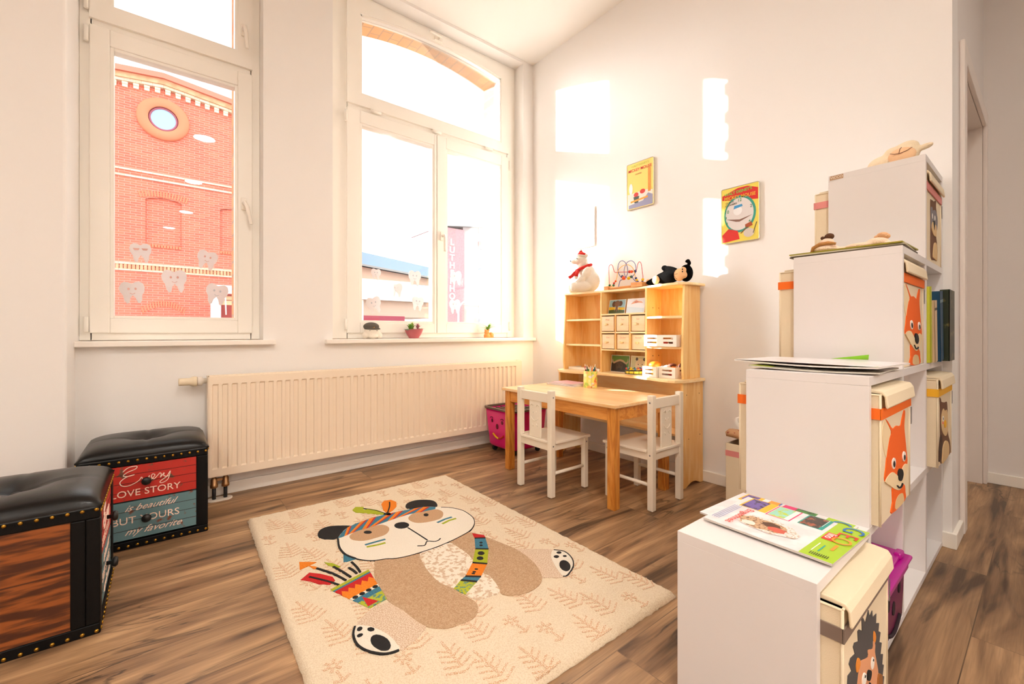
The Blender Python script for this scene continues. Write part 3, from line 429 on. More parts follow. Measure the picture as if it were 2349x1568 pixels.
# outside brick skin of this house with arched openings
yb_m = brick_mat('yellow_facing_brick', (222, 170, 118), (206, 150, 100), (176, 150, 124), 0.25, 0.078, 'XZ')
soff = brick_mat('yellow_arch_brick', (224, 174, 122), (210, 156, 104), (178, 146, 116), 0.12, 0.075, 'YX', 0.005)
b = MB().m(yb_m)
ops = [(-0.2, 0.3155), (0.985, 2.14)]
b.box(-4, ops[0][0], 2.87, 3.05, -1.2, 3.9); b.box(ops[0][1], ops[1][0], 2.87, 3.05, -1.2, 3.9); b.box(ops[1][1], 3.9, 2.87, 3.05, -1.2, 3.9)
for a, c in ops:
    b.box(a, c, 2.87, 3.05, -1.2, 0.86)
    for i in range(26):
        if i % 2 and a > 0.5: b.box(a - 0.001, a + 0.012, 2.96, 3.052, 0.87 + i * 0.078, 0.94 + i * 0.078)
st(b, 'wall_outside')
b = MB().m(soff)
for a, c in ops: b.prism([(c, 3.9), (a, 3.9)] + arch(a, c, 2.905, 0.075), 'Y', 2.87, 3.05)
st(b, 'trim_arch')

# ---------------------------------------------------------------- round ceiling lamps
lamp_e = bpy.data.materials.new('lamp_diffuser'); lamp_e.use_nodes = True
_n = lamp_e.node_tree.nodes; _e = _n.new('ShaderNodeEmission'); _e.inputs['Color'].default_value = (1.0, 0.935, 0.85, 1); _e.inputs['Strength'].default_value = LAMP_L
lamp_e.node_tree.links.new(_e.outputs[0], _n['Material Output'].inputs['Surface'])
lamp_pos = [(.36, -.34), (.34, -2.17), (.32, -4.2), (.09, -5.9), (-1.7, -.34), (-1.7, -2.17), (-1.7, -4.2), (-1.7, -5.9), (2.75, -2.3)]  # left row and passage lamp are added fill light, not known fixtures
l0 = root('ceiling_lamp', (0, 0, 0), label='flat round ceiling lamp with a glowing white disc', cat='ceiling lamp', group='round lamps along the ceiling behind the viewer')
MB(False).m(mat('lamp_rim', (235, 235, 232), 0.4)).lathe([(0.100, -0.002), (0.118, -0.002), (0.118, 0.0), (0.108, -0.022), (0.100, -0.022)][::-1], n=32, cap=False).build('rim', l0)
MB(False).m(lamp_e).lathe([(0.101, -0.018), (0.101, -0.014)], n=32).build('diffuser', l0)
for i, (x, y) in enumerate(lamp_pos):
    o = l0 if i == 0 else copy_tree(l0)
    o.location = (x, y, CEIL)
    o['label'] = 'round glowing ceiling lamp, %s from the windows in the %s row' % (('nearest', 'second', 'third', 'farthest')[i % 4], 'middle' if i < 4 else 'added left' if i < 8 else 'added passage')

# ================================================================ outside
st(MB().m(mat('yard_asphalt', (96, 93, 90), 0.9)).box(-60, 80, 3.05, 90, -1.3, -1.2), 'ground')
red_b = brick_mat('red_brick', (208, 112, 88), (188, 96, 78), (202, 148, 136), 0.42, 0.117, 'XZ', 0.010)
cream_b = brick_mat('cream_brick', (222, 202, 178), (212, 190, 160), (184, 152, 132), 0.42, 0.2, 'XZ', 0.01)
ochre = mat('ochre_brick', (206, 164, 128), 0.9, var=(3, (192, 144, 108), .4, .6))
terra = mat('terracotta_render', (208, 124, 92), 0.9)
verge_m = mat('painted_verge', (204, 118, 98), 0.7)
K = 1.75
def X(x): return x * K
def Z(z): return EYE + (z - EYE) * K
g = root('brick_building', (0, 28, -1.2), label='red brick gabled factory building with a round window seen through the left window', cat='building')
roofz = lambda x: 8.172 - 0.115 * abs(x)
YF = 28.0
b = MB().m(red_b)
b.prism([(X(-5), -1.2), (X(5), -1.2), (X(5), Z(roofz(5))), (0, Z(roofz(0))), (X(-5), Z(roofz(5)))], 'Y', YF + 0.12, 36)
nich = [(-2.15, -1.34), (-0.398, 0.415), (1.355, 2.17)]
zc0, zc1 = 3.35, 4.62
b.box(X(-5), X(5), YF, YF + .12, -1.2, Z(zc0))
xs = [-5] + [q for n_ in nich for q in n_] + [5]
for i in range(0, len(xs), 2): b.box(X(xs[i]), X(xs[i + 1]), YF, YF + .12, Z(zc0), Z(4.75))
for a, c in nich: b.prism([(X(c), Z(4.75)), (X(a), Z(4.75))] + [(X(u), Z(v)) for u, v in arch(a, c, zc1, 0.08, 10)], 'Y', YF, YF + .12)
b.prism([(X(-5), Z(4.75)), (X(5), Z(4.75)), (X(5), Z(roofz(5))), (0, Z(roofz(0))), (X(-5), Z(roofz(5)))], 'Y', YF, YF + .12)
b.build('wall', g)
def band(name, m, zt, zb, off, x0=-5, x1=5):
    bb_ = MB().m(m); z = lambda x, q: Z(roofz(x) - q)
    bb_.prism([(X(x0), z(x0, zt)), (0, z(0, zt)), (X(x1), z(x1, zt)), (X(x1), z(x1, zb)), (0, z(0, zb)), (X(x0), z(x0, zb))], 'Y', YF - off, YF); return bb_.build(name, g)
band('verge', verge_m, -0.02, 0.13, 0.45); band('cornice', ochre, 0.13, 0.27, 0.30); band('cornice_cream', cream_b, 0.27, 0.345, 0.22)
for i in range(-14, 15):
    x = 0.1 + i * 0.232; z = roofz(x) - 0.345
    MB().m(mat('cream_stone', (224, 204, 178), 0.9)).box(X(x - .062), X(x + .062), YF - .16, YF, Z(z - .065), Z(z)).box(X(x - .058), X(x + .058), YF - .12, YF, Z(z - .14), Z(z - .065)).build('dentil', g)
rw = MB().m(terra).lathe([(X(.34), YF - .12), (X(.36), YF - .16), (X(.57), YF - .16), (X(.60), YF - .08), (X(.60), YF)], (0, 0, Z(6.953)), 48, 'Y', False).build('round_surround', g)
MB().m(mat('maroon_frame', (150, 74, 92), 0.5)).lathe([(X(.285), YF - .02), (X(.285), YF - .07), (X(.33), YF - .07), (X(.34), YF)], (0, 0, Z(6.953)), 40, 'Y', False).build('round_frame', rw)
MB().m(mat('sky_blue_glass', (150, 174, 204), 0.6, spec=0.0)).lathe([(X(.30), YF - .045), (X(.30), YF - .03)], (0, 0, Z(6.953)), 40, 'Y').build('round_pane', rw)
b = MB().m(cream_b)
b.box(X(-5), X(5), YF - .05, YF, Z(5.335), Z(5.39)); b.box(X(-5), X(5), YF - .05, YF, Z(5.155), Z(5.205)); b.build('string_course', g)
b = MB().m(cream_b)
b.box(X(-5), X(5), YF - .09, YF, Z(2.735), Z(2.79)); b.box(X(-5), X(5), YF - .06, YF, Z(2.56), Z(2.605))
b.m(ochre)
for i in range(-30, 30): b.box(X(i * .085), X(i * .085 + .062), YF - .07, YF, Z(2.605), Z(2.735))
b.build('sill_band', g)
for a, c in nich:
    n_ = 12; b = MB().m(terra)
    for i in range(n_):
        t = a + (c - a) * i / n_; b.box(X(t), X(t + (c - a) / n_ * .72), YF - .05, YF, Z(3.27), Z(3.35))
    b.build('niche_sill', g)
for (cx, z0, rr, hw) in ((0.008, 1.39, 0.17, .44), (0.008, 4.64, .17, .5)):
    b = MB().m(terra)
    for i in range(17):
        t = -1 + 2 * i / 16.0; x = cx + t * hw; z = z0 + .2 * (1 - t * t) if z0 < 2 else z0 + .08 * (1 - t * t)
        if abs(t) < 1.01: b.prism([(X(x - .017 + t * 0.0), Z(z)), (X(x + .017), Z(z)), (X(x + .017 + t * .05), Z(z + rr)), (X(x - .017 + t * .05), Z(z + rr))], 'Y', YF - .03, YF)
    b.build('relieving_arch', g)
# white porch
g = root('white_porch', (3.0, 25, -1.2), label='white porch with red and cream slats below the brick building', cat='porch')
k2 = 25 / 16.0
PX = lambda x: x * k2
PZ = lambda z: EYE + (z - EYE) * k2
wh = mat('white_render', (246, 244, 240), 0.8)
MB().m(wh).box(PX(1.124), PX(1.378), 25, 25.3, -1.2, PZ(2.309)).build('post', g)
MB().m(wh).box(PX(1.378), PX(2.4), 25, 25.3, PZ(2.06), PZ(2.309)).build('beam', g)
b = MB().m(mat('cream_slat', (236, 206, 164), 0.8)).box(PX(1.378), PX(2.4), 25.5, 25.6, PZ(1.72), PZ(2.06)); b.m(mat('red_slat', (150, 52, 50), 0.8)).box(PX(1.378), PX(2.4), 25.5, 25.6, -1.2, PZ(1.72))
b.m(mat('red_slat', (150, 52, 50), 0.8)).box(PX(1.378), PX(2.4), 25.48, 25.5, PZ(2.0), PZ(2.06)).box(PX(1.378), PX(2.4), 25.48, 25.5, PZ(1.86), PZ(1.88)); b.build('slatted_gate', g)
MB().m(wh).tube([(PX(1.50), 25.2, PZ(1.98)), (PX(1.52), 25.2, PZ(1.4))], 0.03).build('cord', g)
# low building with slate roof
k3 = 1.5; Y3 = 30
LX = lambda x: x * k3
LZ = lambda z: EYE + (z - EYE) * k3
g = root('low_building', (12, Y3, -1.2), label='low peach and white building with a blue slate roof seen through the right window', cat='building')
MB().m(mat('blue_slate', (140, 164, 188), 0.7, var=(1.2, (138, 166, 196), .4, .6))).prism([(LX(6.2), LZ(4.04)), (LX(11.2), LZ(3.585)), (LX(11.2), LZ(4.06)), (LX(7.129), LZ(4.509)), (LX(6.2), LZ(4.75))], 'Y', Y3 - .5, Y3 + 6).build('roof', g)
MB().m(mat('grey_gutter', (150, 150, 148), 0.6)).prism([(LX(6.2), LZ(3.96)), (LX(11.2), LZ(3.52)), (LX(11.2), LZ(3.6)), (LX(6.2), LZ(4.05))], 'Y', Y3 - .62, Y3 - .5).build('gutter', g)
b = MB().m(mat('peach_render', (214, 182, 160), 0.8)).prism([(LX(6.2), LZ(3.3)), (LX(11.2), LZ(3.25)), (LX(11.2), LZ(3.55)), (LX(6.2), LZ(3.98))], 'Y', Y3, Y3 + 5.5); b.build('upper_wall', g)
MB().m(wh).box(LX(6.2), LX(9.62), Y3 - .02, Y3 + 5, LZ(2.40), LZ(3.36)).box(LX(9.62), LX(11.2), Y3 - .02, Y3 + 5, LZ(2.40), LZ(2.75)).build('fascia', g)
MB().m(mat('grey_blue_pane', (186, 204, 220), 0.2)).box(LX(9.62), LX(11.2), Y3 + .02, Y3 + 5, LZ(2.75), LZ(3.36)).build('side_window', g)
MB().m(mat('beige_render', (200, 176, 158), 0.8)).box(LX(6.2), LX(11.2), Y3 + .5, Y3 + 5, LZ(1.62), LZ(2.40)).build('lower_wall', g)
MB().m(mat('raspberry_panel', (160, 66, 84), 0.7)).box(LX(7.3), LX(9.4), Y3 + .4, Y3 + .5, LZ(.8), LZ(1.66)).build('low_panel', g)
MB().m(wh).box(LX(6.2), LX(7.3), Y3 + .3, Y3 + 5, -1.2, LZ(2.42)).build('end_wall', g)
MB().m(mat('sloped_flue', (140, 134, 130), 0.7)).tube([(LX(8.0), Y3 + 2, LZ(4.45)), (LX(8.35), Y3 + 2, LZ(4.6))], 0.1, 8).build('flue', g)
# red tower with vertical lettering
Y4 = 45
g = root('tower_building', (28, Y4, -1.2), label='dark red tower block with white vertical letters seen through the right window', cat='building')
tz = lambda z: EYE + (z - EYE) * k3
MB().m(mat('tower_red', (184, 146, 152), 0.8, var=(6, (176, 134, 142), .4, .6))).box(LX(17.0), LX(19.1), Y4, Y4 + 8, -1.2, tz(9.2)).build('brick_face', g)
MB().m(mat('tower_pale', (186, 178, 178), 0.8)).box(LX(19.1), LX(20.6), Y4 + .3, Y4 + 8, -1.2, tz(9.9)).build('stair_shaft', g)
b = MB()
for i in range(7):
    b.m(mat('tower_window', (150, 164, 176), 0.6, spec=0.0)).box(LX(20.6), LX(22.4), Y4 + .3, Y4 + 8, tz(.4 + i * 1.35), tz(.4 + i * 1.35 + .75)); b.m(mat('tower_spandrel', (190, 164, 162), 0.8)).box(LX(20.6), LX(22.4), Y4 + .2, Y4 + 8, tz(.4 + i * 1.35 + .75), tz(.4 + (i + 1) * 1.35))
b.build('window_strip', g)
MB().m(mat('grey_roof', (168, 170, 172), 0.7)).prism([(LX(16.9), tz(9.2)), (LX(22.6), tz(9.9)), (LX(22.6), tz(10.15)), (LX(18.6), tz(10.12))], 'Y', Y4 - .3, Y4 + 8).build('roof', g)
b = MB().m(mat('white_letters', (252, 252, 250), 0.5))
for i, ch in enumerate('LUTHERHOF'):
    b.text(ch, 1.05, frame((LX(17.93), Y4 - .06, tz(8.046 - i * .616)), (1, 0, 0), (0, 0, 1)), depth=0.08, bold=0.02)
b.build('lettering', g, label='white capital letters one above another')
g = root('roof_edge_pipe', (30, 40, -1.2), label='white curved pipe railing in front of the red tower', cat='railing')
q = lambda x, z: (x * 40 / 30.0, 40, EYE + (z - EYE) * 40 / 30.0)
MB().m(wh).tube([q(18.55, 1.4), q(18.55, 2.6), q(18.65, 3.0), q(18.95, 3.3), q(20.3, 4.0), q(22.0, 5.0)], 0.09, 8).build('pipe', g)
# brick wing added out of view to block the sun, with a slot between stack and wing
g = root('yard_sun_blocker', (-2, 6, -1.2), label='added tall brick wing and stack standing in the yard left of the left window', cat='building')
MB().m(red_b).box(-1.09, -0.815, 6.0, 6.35, -1.2, 7.5).build('stack', g)  # added sun blocker, shades the wall between the sun patches
MB().m(red_b).box(-6.0, -1.64, 6.0, 6.6, -1.2, 7.5).build('blocker_wing', g)  # added sun blocker, keeps direct sun out of the left window

# tooth stickers on the panes
tooth = [(-.40, .42), (-.28, .5), (-.12, .47), (0, .40), (.12, .47), (.28, .5), (.42, .42), (.48, .25), (.46, .05), (.36, -.12), (.34, -.35), (.26, -.5), (.16, -.46), (.10, -.25), (0, -.12), (-.10, -.25), (-.14, -.46), (-.24, -.5), (-.32, -.35), (-.36, -.12), (-.46, .05), (-.48, .25)]
frost = mat('frosted_sticker', (238, 232, 230), 0.9)
_nt = frost.node_tree; _tr = _nt.nodes.new('ShaderNodeBsdfTranslucent'); _tr.inputs['Color'].default_value = (.9, .88, .87, 1); _mx = _nt.nodes.new('ShaderNodeMixShader'); _mx.inputs[0].default_value = .6
_nt.links.new(_nt.nodes['Principled BSDF'].outputs[0], _mx.inputs[1]); _nt.links.new(_tr.outputs[0], _mx.inputs[2]); _nt.links.new(_mx.outputs[0], _nt.nodes['Material Output'].inputs['Surface'])
face_c = mat('sticker_cutout', (225, 175, 165), 0.8)
face_g = mat('sticker_cutout_grey', (196, 200, 206), 0.8)
def sticker(x, z, s, rot, label, mcut, style):
    o = root('tooth_sticker', (x, 2.829, z), label=label, cat='window sticker', group='tooth stickers on the window panes')
    c, sn = math.cos(rot), math.sin(rot)
    R = lambda u, v: (x + (u * c - v * sn) * s, z + (u * sn + v * c) * s * 1.08)
    MB().m(frost).prism([R(*p) for p in tooth], 'Y', 2.8266, 2.8288).build('tooth', o)
    b = MB().m(mcut)
    for sx in (-.13, .13):
        if style == 'shades': b.prism([R(sx * 1.4 + u, .2 + v) for u, v in ((-.14, .04), (.14, .04), (.1, -.06), (-.08, -.06))], 'Y', 2.8256, 2.8266)
        else: b.prism([R(sx + .045 * math.cos(t), .17 + .055 * math.sin(t)) for t in [k * .785 for k in range(8)]], 'Y', 2.8256, 2.8266)
    if style != 'shades': b.tube([(R(-.1, -.02)[0], 2.826, R(-.1, -.02)[1]), (R(0, -.07)[0], 2.826, R(0, -.07)[1]), (R(.1, -.02)[0], 2.826, R(.1, -.02)[1])], 0.0013, 6)
    b.build('face', o)
for a in [(-0.088, 1.231, .088, .05, 'white tooth sticker wearing sunglasses, upper left one on the left window', face_c, 'shades'), (0.181, 1.223, .095, -.2, 'white smiling tooth sticker tilted right, upper right one on the left window', face_c, 'f'),
          (0.044, 1.101, .108, .05, 'white tooth sticker in the middle row of the left window', face_c, 'f'), (-0.119, 1.033, .10, .08, 'white tooth sticker at the lower left of the left window', face_c, 'f'),
          (0.224, 1.043, .105, -.15, 'white tooth sticker over the white porch, lower right of the left window', face_g, 'f'),
          (1.105, 1.226, .07, -.05, 'small white tooth sticker below the slate roof in the middle sash', face_g, 'f'), (1.387, 1.222, .10, 0, 'white smiling tooth sticker at the upper right of the middle sash', face_g, 'f'),
          (1.093, 1.019, .105, .25, 'white tooth sticker leaning left above the potted succulent side of the middle sash', face_g, 'f'), (1.41, 1.044, .095, -.1, 'white tooth sticker at the lower right of the middle sash beside the stile', face_g, 'f'),
          (1.727, 1.249, .10, .1, 'white tooth sticker covering tower letters, topmost in the right sash', face_g, 'f'), (1.889, 1.173, .095, -.15, 'white tooth sticker rightmost in the right sash', face_g, 'f'),
          (1.716, 1.034, .10, .05, 'white tooth sticker below the tower letters, lowest in the right sash', face_g, 'f'), (1.25, 1.13, .09, 0, 'faint white tooth sticker in the centre of the middle sash', frost, 'f')]: sticker(*a)
# ================================================================ radiator
g = root('radiator', (1.17, 2.62, 0.127), label='long white ribbed panel radiator below the window sills', cat='radiator')
b = MB().m(rad_m)
x0, x1, z0, z1, yf = 0.17, 2.166, 0.129, 0.617, 2.58
# ribbed front plate as a profile swept in z
prof = [(x0, yf + .012), (x0 + .004, yf)]
n_r = 48; pitch = 0.0404; xs_ = 0.199 - 0.012
rows = []
def plate(ya, zlo, zhi):
    """columns of vertices: rib grooves fade out at both ends"""
    cols = []
    cols.append((x0 + .002, 0)); 
    for i in range(n_r):
        c = 0.199 + i * pitch
        cols += [(c - .0135, 0), (c - .0095, .009), (c + .0095, .009), (c + .0135, 0)]
    cols.append((x1 - .002, 0))
    zs = [(zlo, 0), (zlo + .034, 0), (zlo + .041, 1), (zhi - .041, 1), (zhi - .034, 0), (zhi, 0)]
    grid = [[b.v((x, ya + d * k, z)) for x, d in cols] for z, k in zs]
    for A, B in zip(grid, grid[1:]):
        for i in range(len(cols) - 1): b.f([A[i], A[i + 1], B[i + 1], B[i]])
plate(yf, z0, z1)
b.box(x0, x1, yf + .001, yf + .014, z0 - .003, z0 + .001); b.box(x0, x1, yf + .001, yf + .014, z1 - .001, z1 + .002); b.box(x0 - .001, x0 + .003, yf, yf + .014, z0, z1); b.box(x1 - .003, x1 + .001, yf, yf + .014, z0, z1)
b.build('front_panel', g)
MB().m(rad_m).box(x0, x1, 2.652, 2.662, z0, z1).build('rear_panel', g)
b = MB().m(rad_m); b.box(x0 - .002, x0 + .004, yf + .014, 2.652, z0 + .01, z1 + .006); b.box(x1 - .004, x1 + .002, yf + .014, 2.652, z0 + .01, z1 + .006); b.build('side_cover', g)
b = MB().m(rad_m)
for i in range(100): b.box(x0 + .01 + i * .01985, x0 + .022 + i * .01985, yf + .018, 2.650, z1 - .004, z1 + .003)
b.box(x0, x1, yf + .014, yf + .020, z1 - .006, z1 + .006); b.box(x0, x1, 2.646, 2.652, z1 - .006, z1 + .006); b.build('top_grille', g)
b = MB().m(mat('thermostat_cream', (236, 220, 190), 0.4)); b.lathe([(.0005, .055), (.017, .056), (.0185, .062), (.0185, .098), (.0245, .112), (.0245, .128)], (0, 2.63, .598), 20, 'X'); t = b.build('thermostat', g)
b = MB().m(mat('valve_collar', (228, 220, 208), 0.4)); b.lathe([(.021, .129), (.023, .134), (.023, .148), (.014, .152), (.012, .172)], (0, 2.63, .598), 20, 'X'); b.build('valve_collar', g)
br_ = mat('dull_brass_fitting', (172, 132, 92), 0.35, 0.9); blk = mat('black_pipe', (22, 20, 20), 0.5)
for x in (.196, .244):
    b = MB().m(br_); b.lathe([(.010, .13), (.010, .112), (.0145, .108), (.0145, .082), (.017, .080), (.017, .066), (.010, .063)], (x, 2.615, 0), 12); b.build('valve', g)
    b = MB().m(blk); b.tube([(x, 2.615, .064), (x, 2.615, .004)], .0085, 10); b.build('pipe', g)
MB().m(br_).box(.205, .235, 2.609, 2.621, .098, .108).build('bridge', g)
ro = [(.22 + .052 * c_ + (.024 if c_ > 0 else -.024) * 0 + .0, 2.615) for c_ in ()]
pts = [(.244 + .03 * math.cos(t), 2.615 + .03 * math.sin(t)) for t in [(-90 + 15 * k) * math.pi / 180 for k in range(13)]] + [(.196 + .03 * math.cos(t), 2.615 + .03 * math.sin(t)) for t in [(90 + 15 * k) * math.pi / 180 for k in range(13)]]
MB().m(mat('white_rosette', (236, 226, 212), 0.5)).prism(pts, 'Z', 0.0, 0.008).build('floor_rosette', g, bevel=0.002)

# ================================================================ storage ottomans
red_w = mat('distressed_red_paint', (186, 40, 28), 0.55, var=(34, (110, 70, 52), .60, .66))
blue_w = mat('distressed_teal_paint', (96, 130, 136), 0.6, var=(30, (120, 66, 50), .60, .67))
script_w = mat('cream_lettering', (244, 214, 196), 0.6)
burl = wood('burl_wood_veneer', (146, 78, 32), (92, 46, 18), 'Y', 1.5, 0.38, lo=.42, rings=9, c3=(72, 34, 14))
groove = mat('dark_groove', (34, 14, 12), 0.8)
def stroke_script(b, M_, w):
    """cursive capital E plus 'very' drawn as one flowing ribbon"""
    P = [[(-.47, .30), (-.36, .45), (-.20, .47), (-.22, .36), (-.38, .26), (-.46, .14), (-.36, .09), (-.24, .13), (-.40, .07), (-.52, -.10), (-.48, -.27), (-.34, -.30), (-.16, -.16), (-.10, -.02), (-.07, -.20), (.0, -.16), (.06, .0), (.05, -.08), (.09, -.18), (.17, -.02), (.12, .04), (.10, -.08), (.15, -.18), (.24, -.02), (.27, .04), (.30, -.02), (.28, -.16), (.36, .02), (.35, -.1), (.42, -.14), (.49, .06), (.44, -.28), (.32, -.40), (.28, -.32), (.50, -.08)]]
    for pl in P:
        # catmull-rom smoothing
        pts = []
        for i in range(len(pl) - 1):
            p0, p1, p2, p3 = pl[max(i - 1, 0)], pl[i], pl[i + 1], pl[min(i + 2, len(pl) - 1)]
            for k in range(4):
                t = k / 4
                pts.append(tuple(.5 * (2 * p1[j] + (p2[j] - p0[j]) * t + (2 * p0[j] - 5 * p1[j] + 4 * p2[j] - p3[j]) * t * t + (3 * p1[j] - p0[j] - 3 * p2[j] + p3[j]) * t ** 3) for j in (0, 1)))
        b.tube([M_ @ Vector((x * w, y * w * .62, 0)) for x, y in pts], .0017, 6)
def ottoman(loc, rz, label):
    """local: drawers face -Y, width in x, base at z=0"""
    o = root('storage_ottoman', loc, rz, label, 'ottoman', 'storage ottomans with lettered drawers')
    W, D, H = .1985, .385, .352
    b = MB(False).m(frame_blk)
    b.box(-W, W, 0.0, D, 0.0, .030); b.box(-W, W, 0.0, D, .322, H)
    b.box(-W, -W + .04, 0.0, .03, .03, .322); b.box(W - .04, W, 0, .03, .03, .322)
    for sx in (-1, 1):
        b.box(min(sx * W, sx * (W - .012)), max(sx * W, sx * (W - .012)), .03, .06, .030, .322); b.box(min(sx * W, sx * (W - .012)), max(sx * W, sx * (W - .012)), D - .03, D, .030, .322)
    b.box(-W, W, D - .012, D, .03, .322); b.box(-W + .03, W - .03, .06, D - .02, .03, .20)
    b.build('carcass', o, bevel=.003, world=False)
    for sx in (-1, 1):
        MB(False).m(burl).box(min(sx * (W - .012), sx * (W - .003)), max(sx * (W - .012), sx * (W - .003)), .058, D - .028, .018, .338).build('side_panel', o)
    # cushion : puffed grid with a central tuft
    b = MB(False).m(leather); N = 28; G = []
    for j in range(N + 1):
        row = []
        for i in range(N + 1):
            u, v = -1 + 2 * i / N, -1 + 2 * j / N
            e = (1 - abs(u) ** 5) ** .5 * (1 - abs(v) ** 5) ** .5
            r_ = math.hypot(u, v); z = H + .004 + .046 * e - .030 * math.exp(-(r_ / .30) ** 2) - .009 * math.exp(-(abs(u) / .035) ** 1.3) * (1 - abs(v)) - .007 * math.exp(-(abs(v) / .035) ** 1.3) * (1 - abs(u))
            puff = .004
            row.append(b.v((u * (W + puff), D / 2 + v * (D / 2 + puff), z)))
        G.append(row)
    for j in range(N):
        for i in range(N): b.f([G[j][i], G[j][i + 1], G[j + 1][i + 1], G[j + 1][i]], True)
    ed = [G[0][i] for i in range(N + 1)] + [G[j][N] for j in range(1, N + 1)] + [G[N][i] for i in range(N - 1, -1, -1)] + [G[j][0] for j in range(N - 1, 0, -1)]
    lo = [b.v((p.co.x * .99, D / 2 + (p.co.y - D / 2) * .985, H - .001)) for p in ed]
    for k in range(len(ed)): b.f([ed[k - 1], ed[k], lo[k], lo[k - 1]][::-1], True)
    b.f(lo)
    c = b.build('cushion', o)
    MB(False).m(leather).ell((0, D / 2, H + .022), (.011, .011, .005)).build('tuft_button', c)
    # drawers
    for nm, m_, za, zb, tx in (('drawer', red_w, .186, .320, 0), ('drawer', blue_w, .036, .180, 1)):
        b = MB(False).m(m_)
        b.box(-.1585, .1585, .004, .30, za, zb)
        b.m(groove)
        for k in range(1, 4 if tx == 0 else 4): 
            z = za + (zb - za) * k / 4; b.box(-.158, .158, .0032, .0042, z - .0007, z + .0007)
        dr = b.build(nm, o, label='red distressed drawer front' if tx == 0 else 'teal distressed drawer front')
        F = lambda x, z, y=.0035: frame((x, y, z), (1, 0, 0), (0, 0, 1))
        b = MB(False).m(script_w)
        if tx == 0:
            stroke_script(b, F(-.0, .272, .003), .15)
            b.build('lettering', dr); b = MB(False).m(script_w)
            b.text('LOVE STORY', .036, F(.0, .213), depth=.0012, sx=1.02)
        else:
            b.text('is beautiful', .034, F(.01, .155), shear=.6, depth=.0012, sx=1.05)
            b.build('lettering', dr); b = MB(False).m(script_w)
            b.text('BUT YOURS', .038, F(.0, .108), depth=.0012, sx=1.02)
            b.build('lettering', dr); b = MB(False).m(script_w)
            b.text('my favorite', .036, F(.02, .064), shear=.6, depth=.0012, sx=1.05)
        b.build('lettering', dr)
        b = MB(False).m(black_m); zk = (za + zb) / 2 + .004
        b.lathe([(.006, 0.004), (.006, -.008), (.014, -.012), (.016, -.018), (.012, -.024), (.002, -.0255)], (0, 0, zk), 16, 'Y'); b.build('knob', dr)
    # nail heads
    s0 = MB(False).m(brass).ell((0, 0, 0), (.0052, .0034, .0052), u=10, v=6).build('nail_head', o)
    first = [True]
    def stud(x, y, z, r=0):
        q = s0 if first[0] else s0.copy()
        if not first[0]: COL.objects.link(q); q.parent = o; M_ABS[q.name] = M_ABS[o.name]
        first[0] = False
        q.location = (x, y, z); q.rotation_euler = (0, 0, r)
    for i in range(15):
        x = -W + .008 + i * (2 * W - .016) / 14
        stud(x, -.0005, .340); stud(x, -.0005, .012)
    for sx in (-1, 1):
        for i in range(14):
            y = .008 + i * (D - .016) / 13
            stud(sx * (W + .0005), y, .346, math.pi / 2); stud(sx * (W + .0005), y, .009, math.pi / 2)
    return o
ottoman((-0.052, 2.235, 0), 0, 'black leather ottoman beside the radiator with red and teal drawers facing the room')
ottoman((-0.137, 1.860, 0), math.radians(90), 'black leather ottoman at the left edge with its brown wood side towards the room')

# ================================================================ rug
rug_base = mat('rug_cream_pile', (238, 222, 196), 0.95, bump=(420, 0.8), var=(260, (226, 206, 176), .45, .62))
def speck(name, c1, c2, sc=330, lo=.42, hi=.56): return mat(name, c1, 0.95, bump=(420, 0.8), var=(sc, c2, lo, hi))
RM = {'tan': speck('rug_tan_fleck', (214, 170, 130), (240, 224, 200), 360, .47, .57), 'brown': speck('rug_brown_pile', (204, 172, 138), (184, 148, 112), 260),
      'mix': speck('rug_mixed_pile', (236, 218, 196), (208, 176, 146), 300), 'belly': speck('rug_belly_pile', (242, 232, 214), (214, 186, 156), 75, .5, .58),
      'white': speck('rug_white_pile', (244, 236, 222), (236, 226, 208)), 'black': mat('rug_black_pile', (24, 22, 22), 0.95, bump=(420, 0.8)),
      'orange': speck('rug_orange_pile', (240, 140, 24), (228, 120, 14)), 'red': speck('rug_red_pile', (210, 24, 26), (188, 18, 22)), 'teal': speck('rug_teal_pile', (66, 132, 156), (48, 110, 134)),
      'lime': speck('rug_lime_pile', (180, 188, 30), (160, 170, 28)), 'lime2': speck('rug_lime_mix', (184, 190, 40), (90, 140, 130), 120, .5, .6), 'patch': speck('rug_patch_pile', (206, 168, 130), (190, 150, 112))}
g = root('rug', (0.77, 1.48, 0), label='cream shaggy rug with a panda wearing a striped headband', cat='rug')
C0, C1, C2, C3 = Vector((0.252, 0.76)), Vector((1.264, 0.745)), Vector((1.276, 2.202)), Vector((0.288, 2.226))
b = MB().m(rug_base); NX, NY = 90, 120; G = []
rnd = random.Random(3)
for j in range(NY + 1):
    row = []
    for i in range(NX + 1):
        u, v = i / NX, j / NY
        p = (C0 * (1 - u) + C1 * u) * (1 - v) + (C3 * (1 - u) + C2 * u) * v
        e = min(u * 1.0, (1 - u) * 1.0, v * 1.45, (1 - v) * 1.45); k = min(1, e / .014)
        z = .004 + .0145 * math.sqrt(max(0, 1 - (1 - k) ** 2)) + rnd.uniform(-.0009, .0007)
        jit = .0022 if e < .02 else 0
        row.append(b.v((p.x + rnd.uniform(-jit, jit), p.y + rnd.uniform(-jit, jit), z)))
    G.append(row)
for j in range(NY):
    for i in range(NX): b.f([G[j][i], G[j][i + 1], G[j + 1][i + 1], G[j + 1][i]], True)
ed = [G[0][i] for i in range(NX + 1)] + [G[j][NX] for j in range(1, NY + 1)] + [G[NY][i] for i in range(NX - 1, -1, -1)] + [G[j][0] for j in range(NY - 1, 0, -1)]
lo = [b.v((p.co.x, p.co.y, 0.0005)) for p in ed]
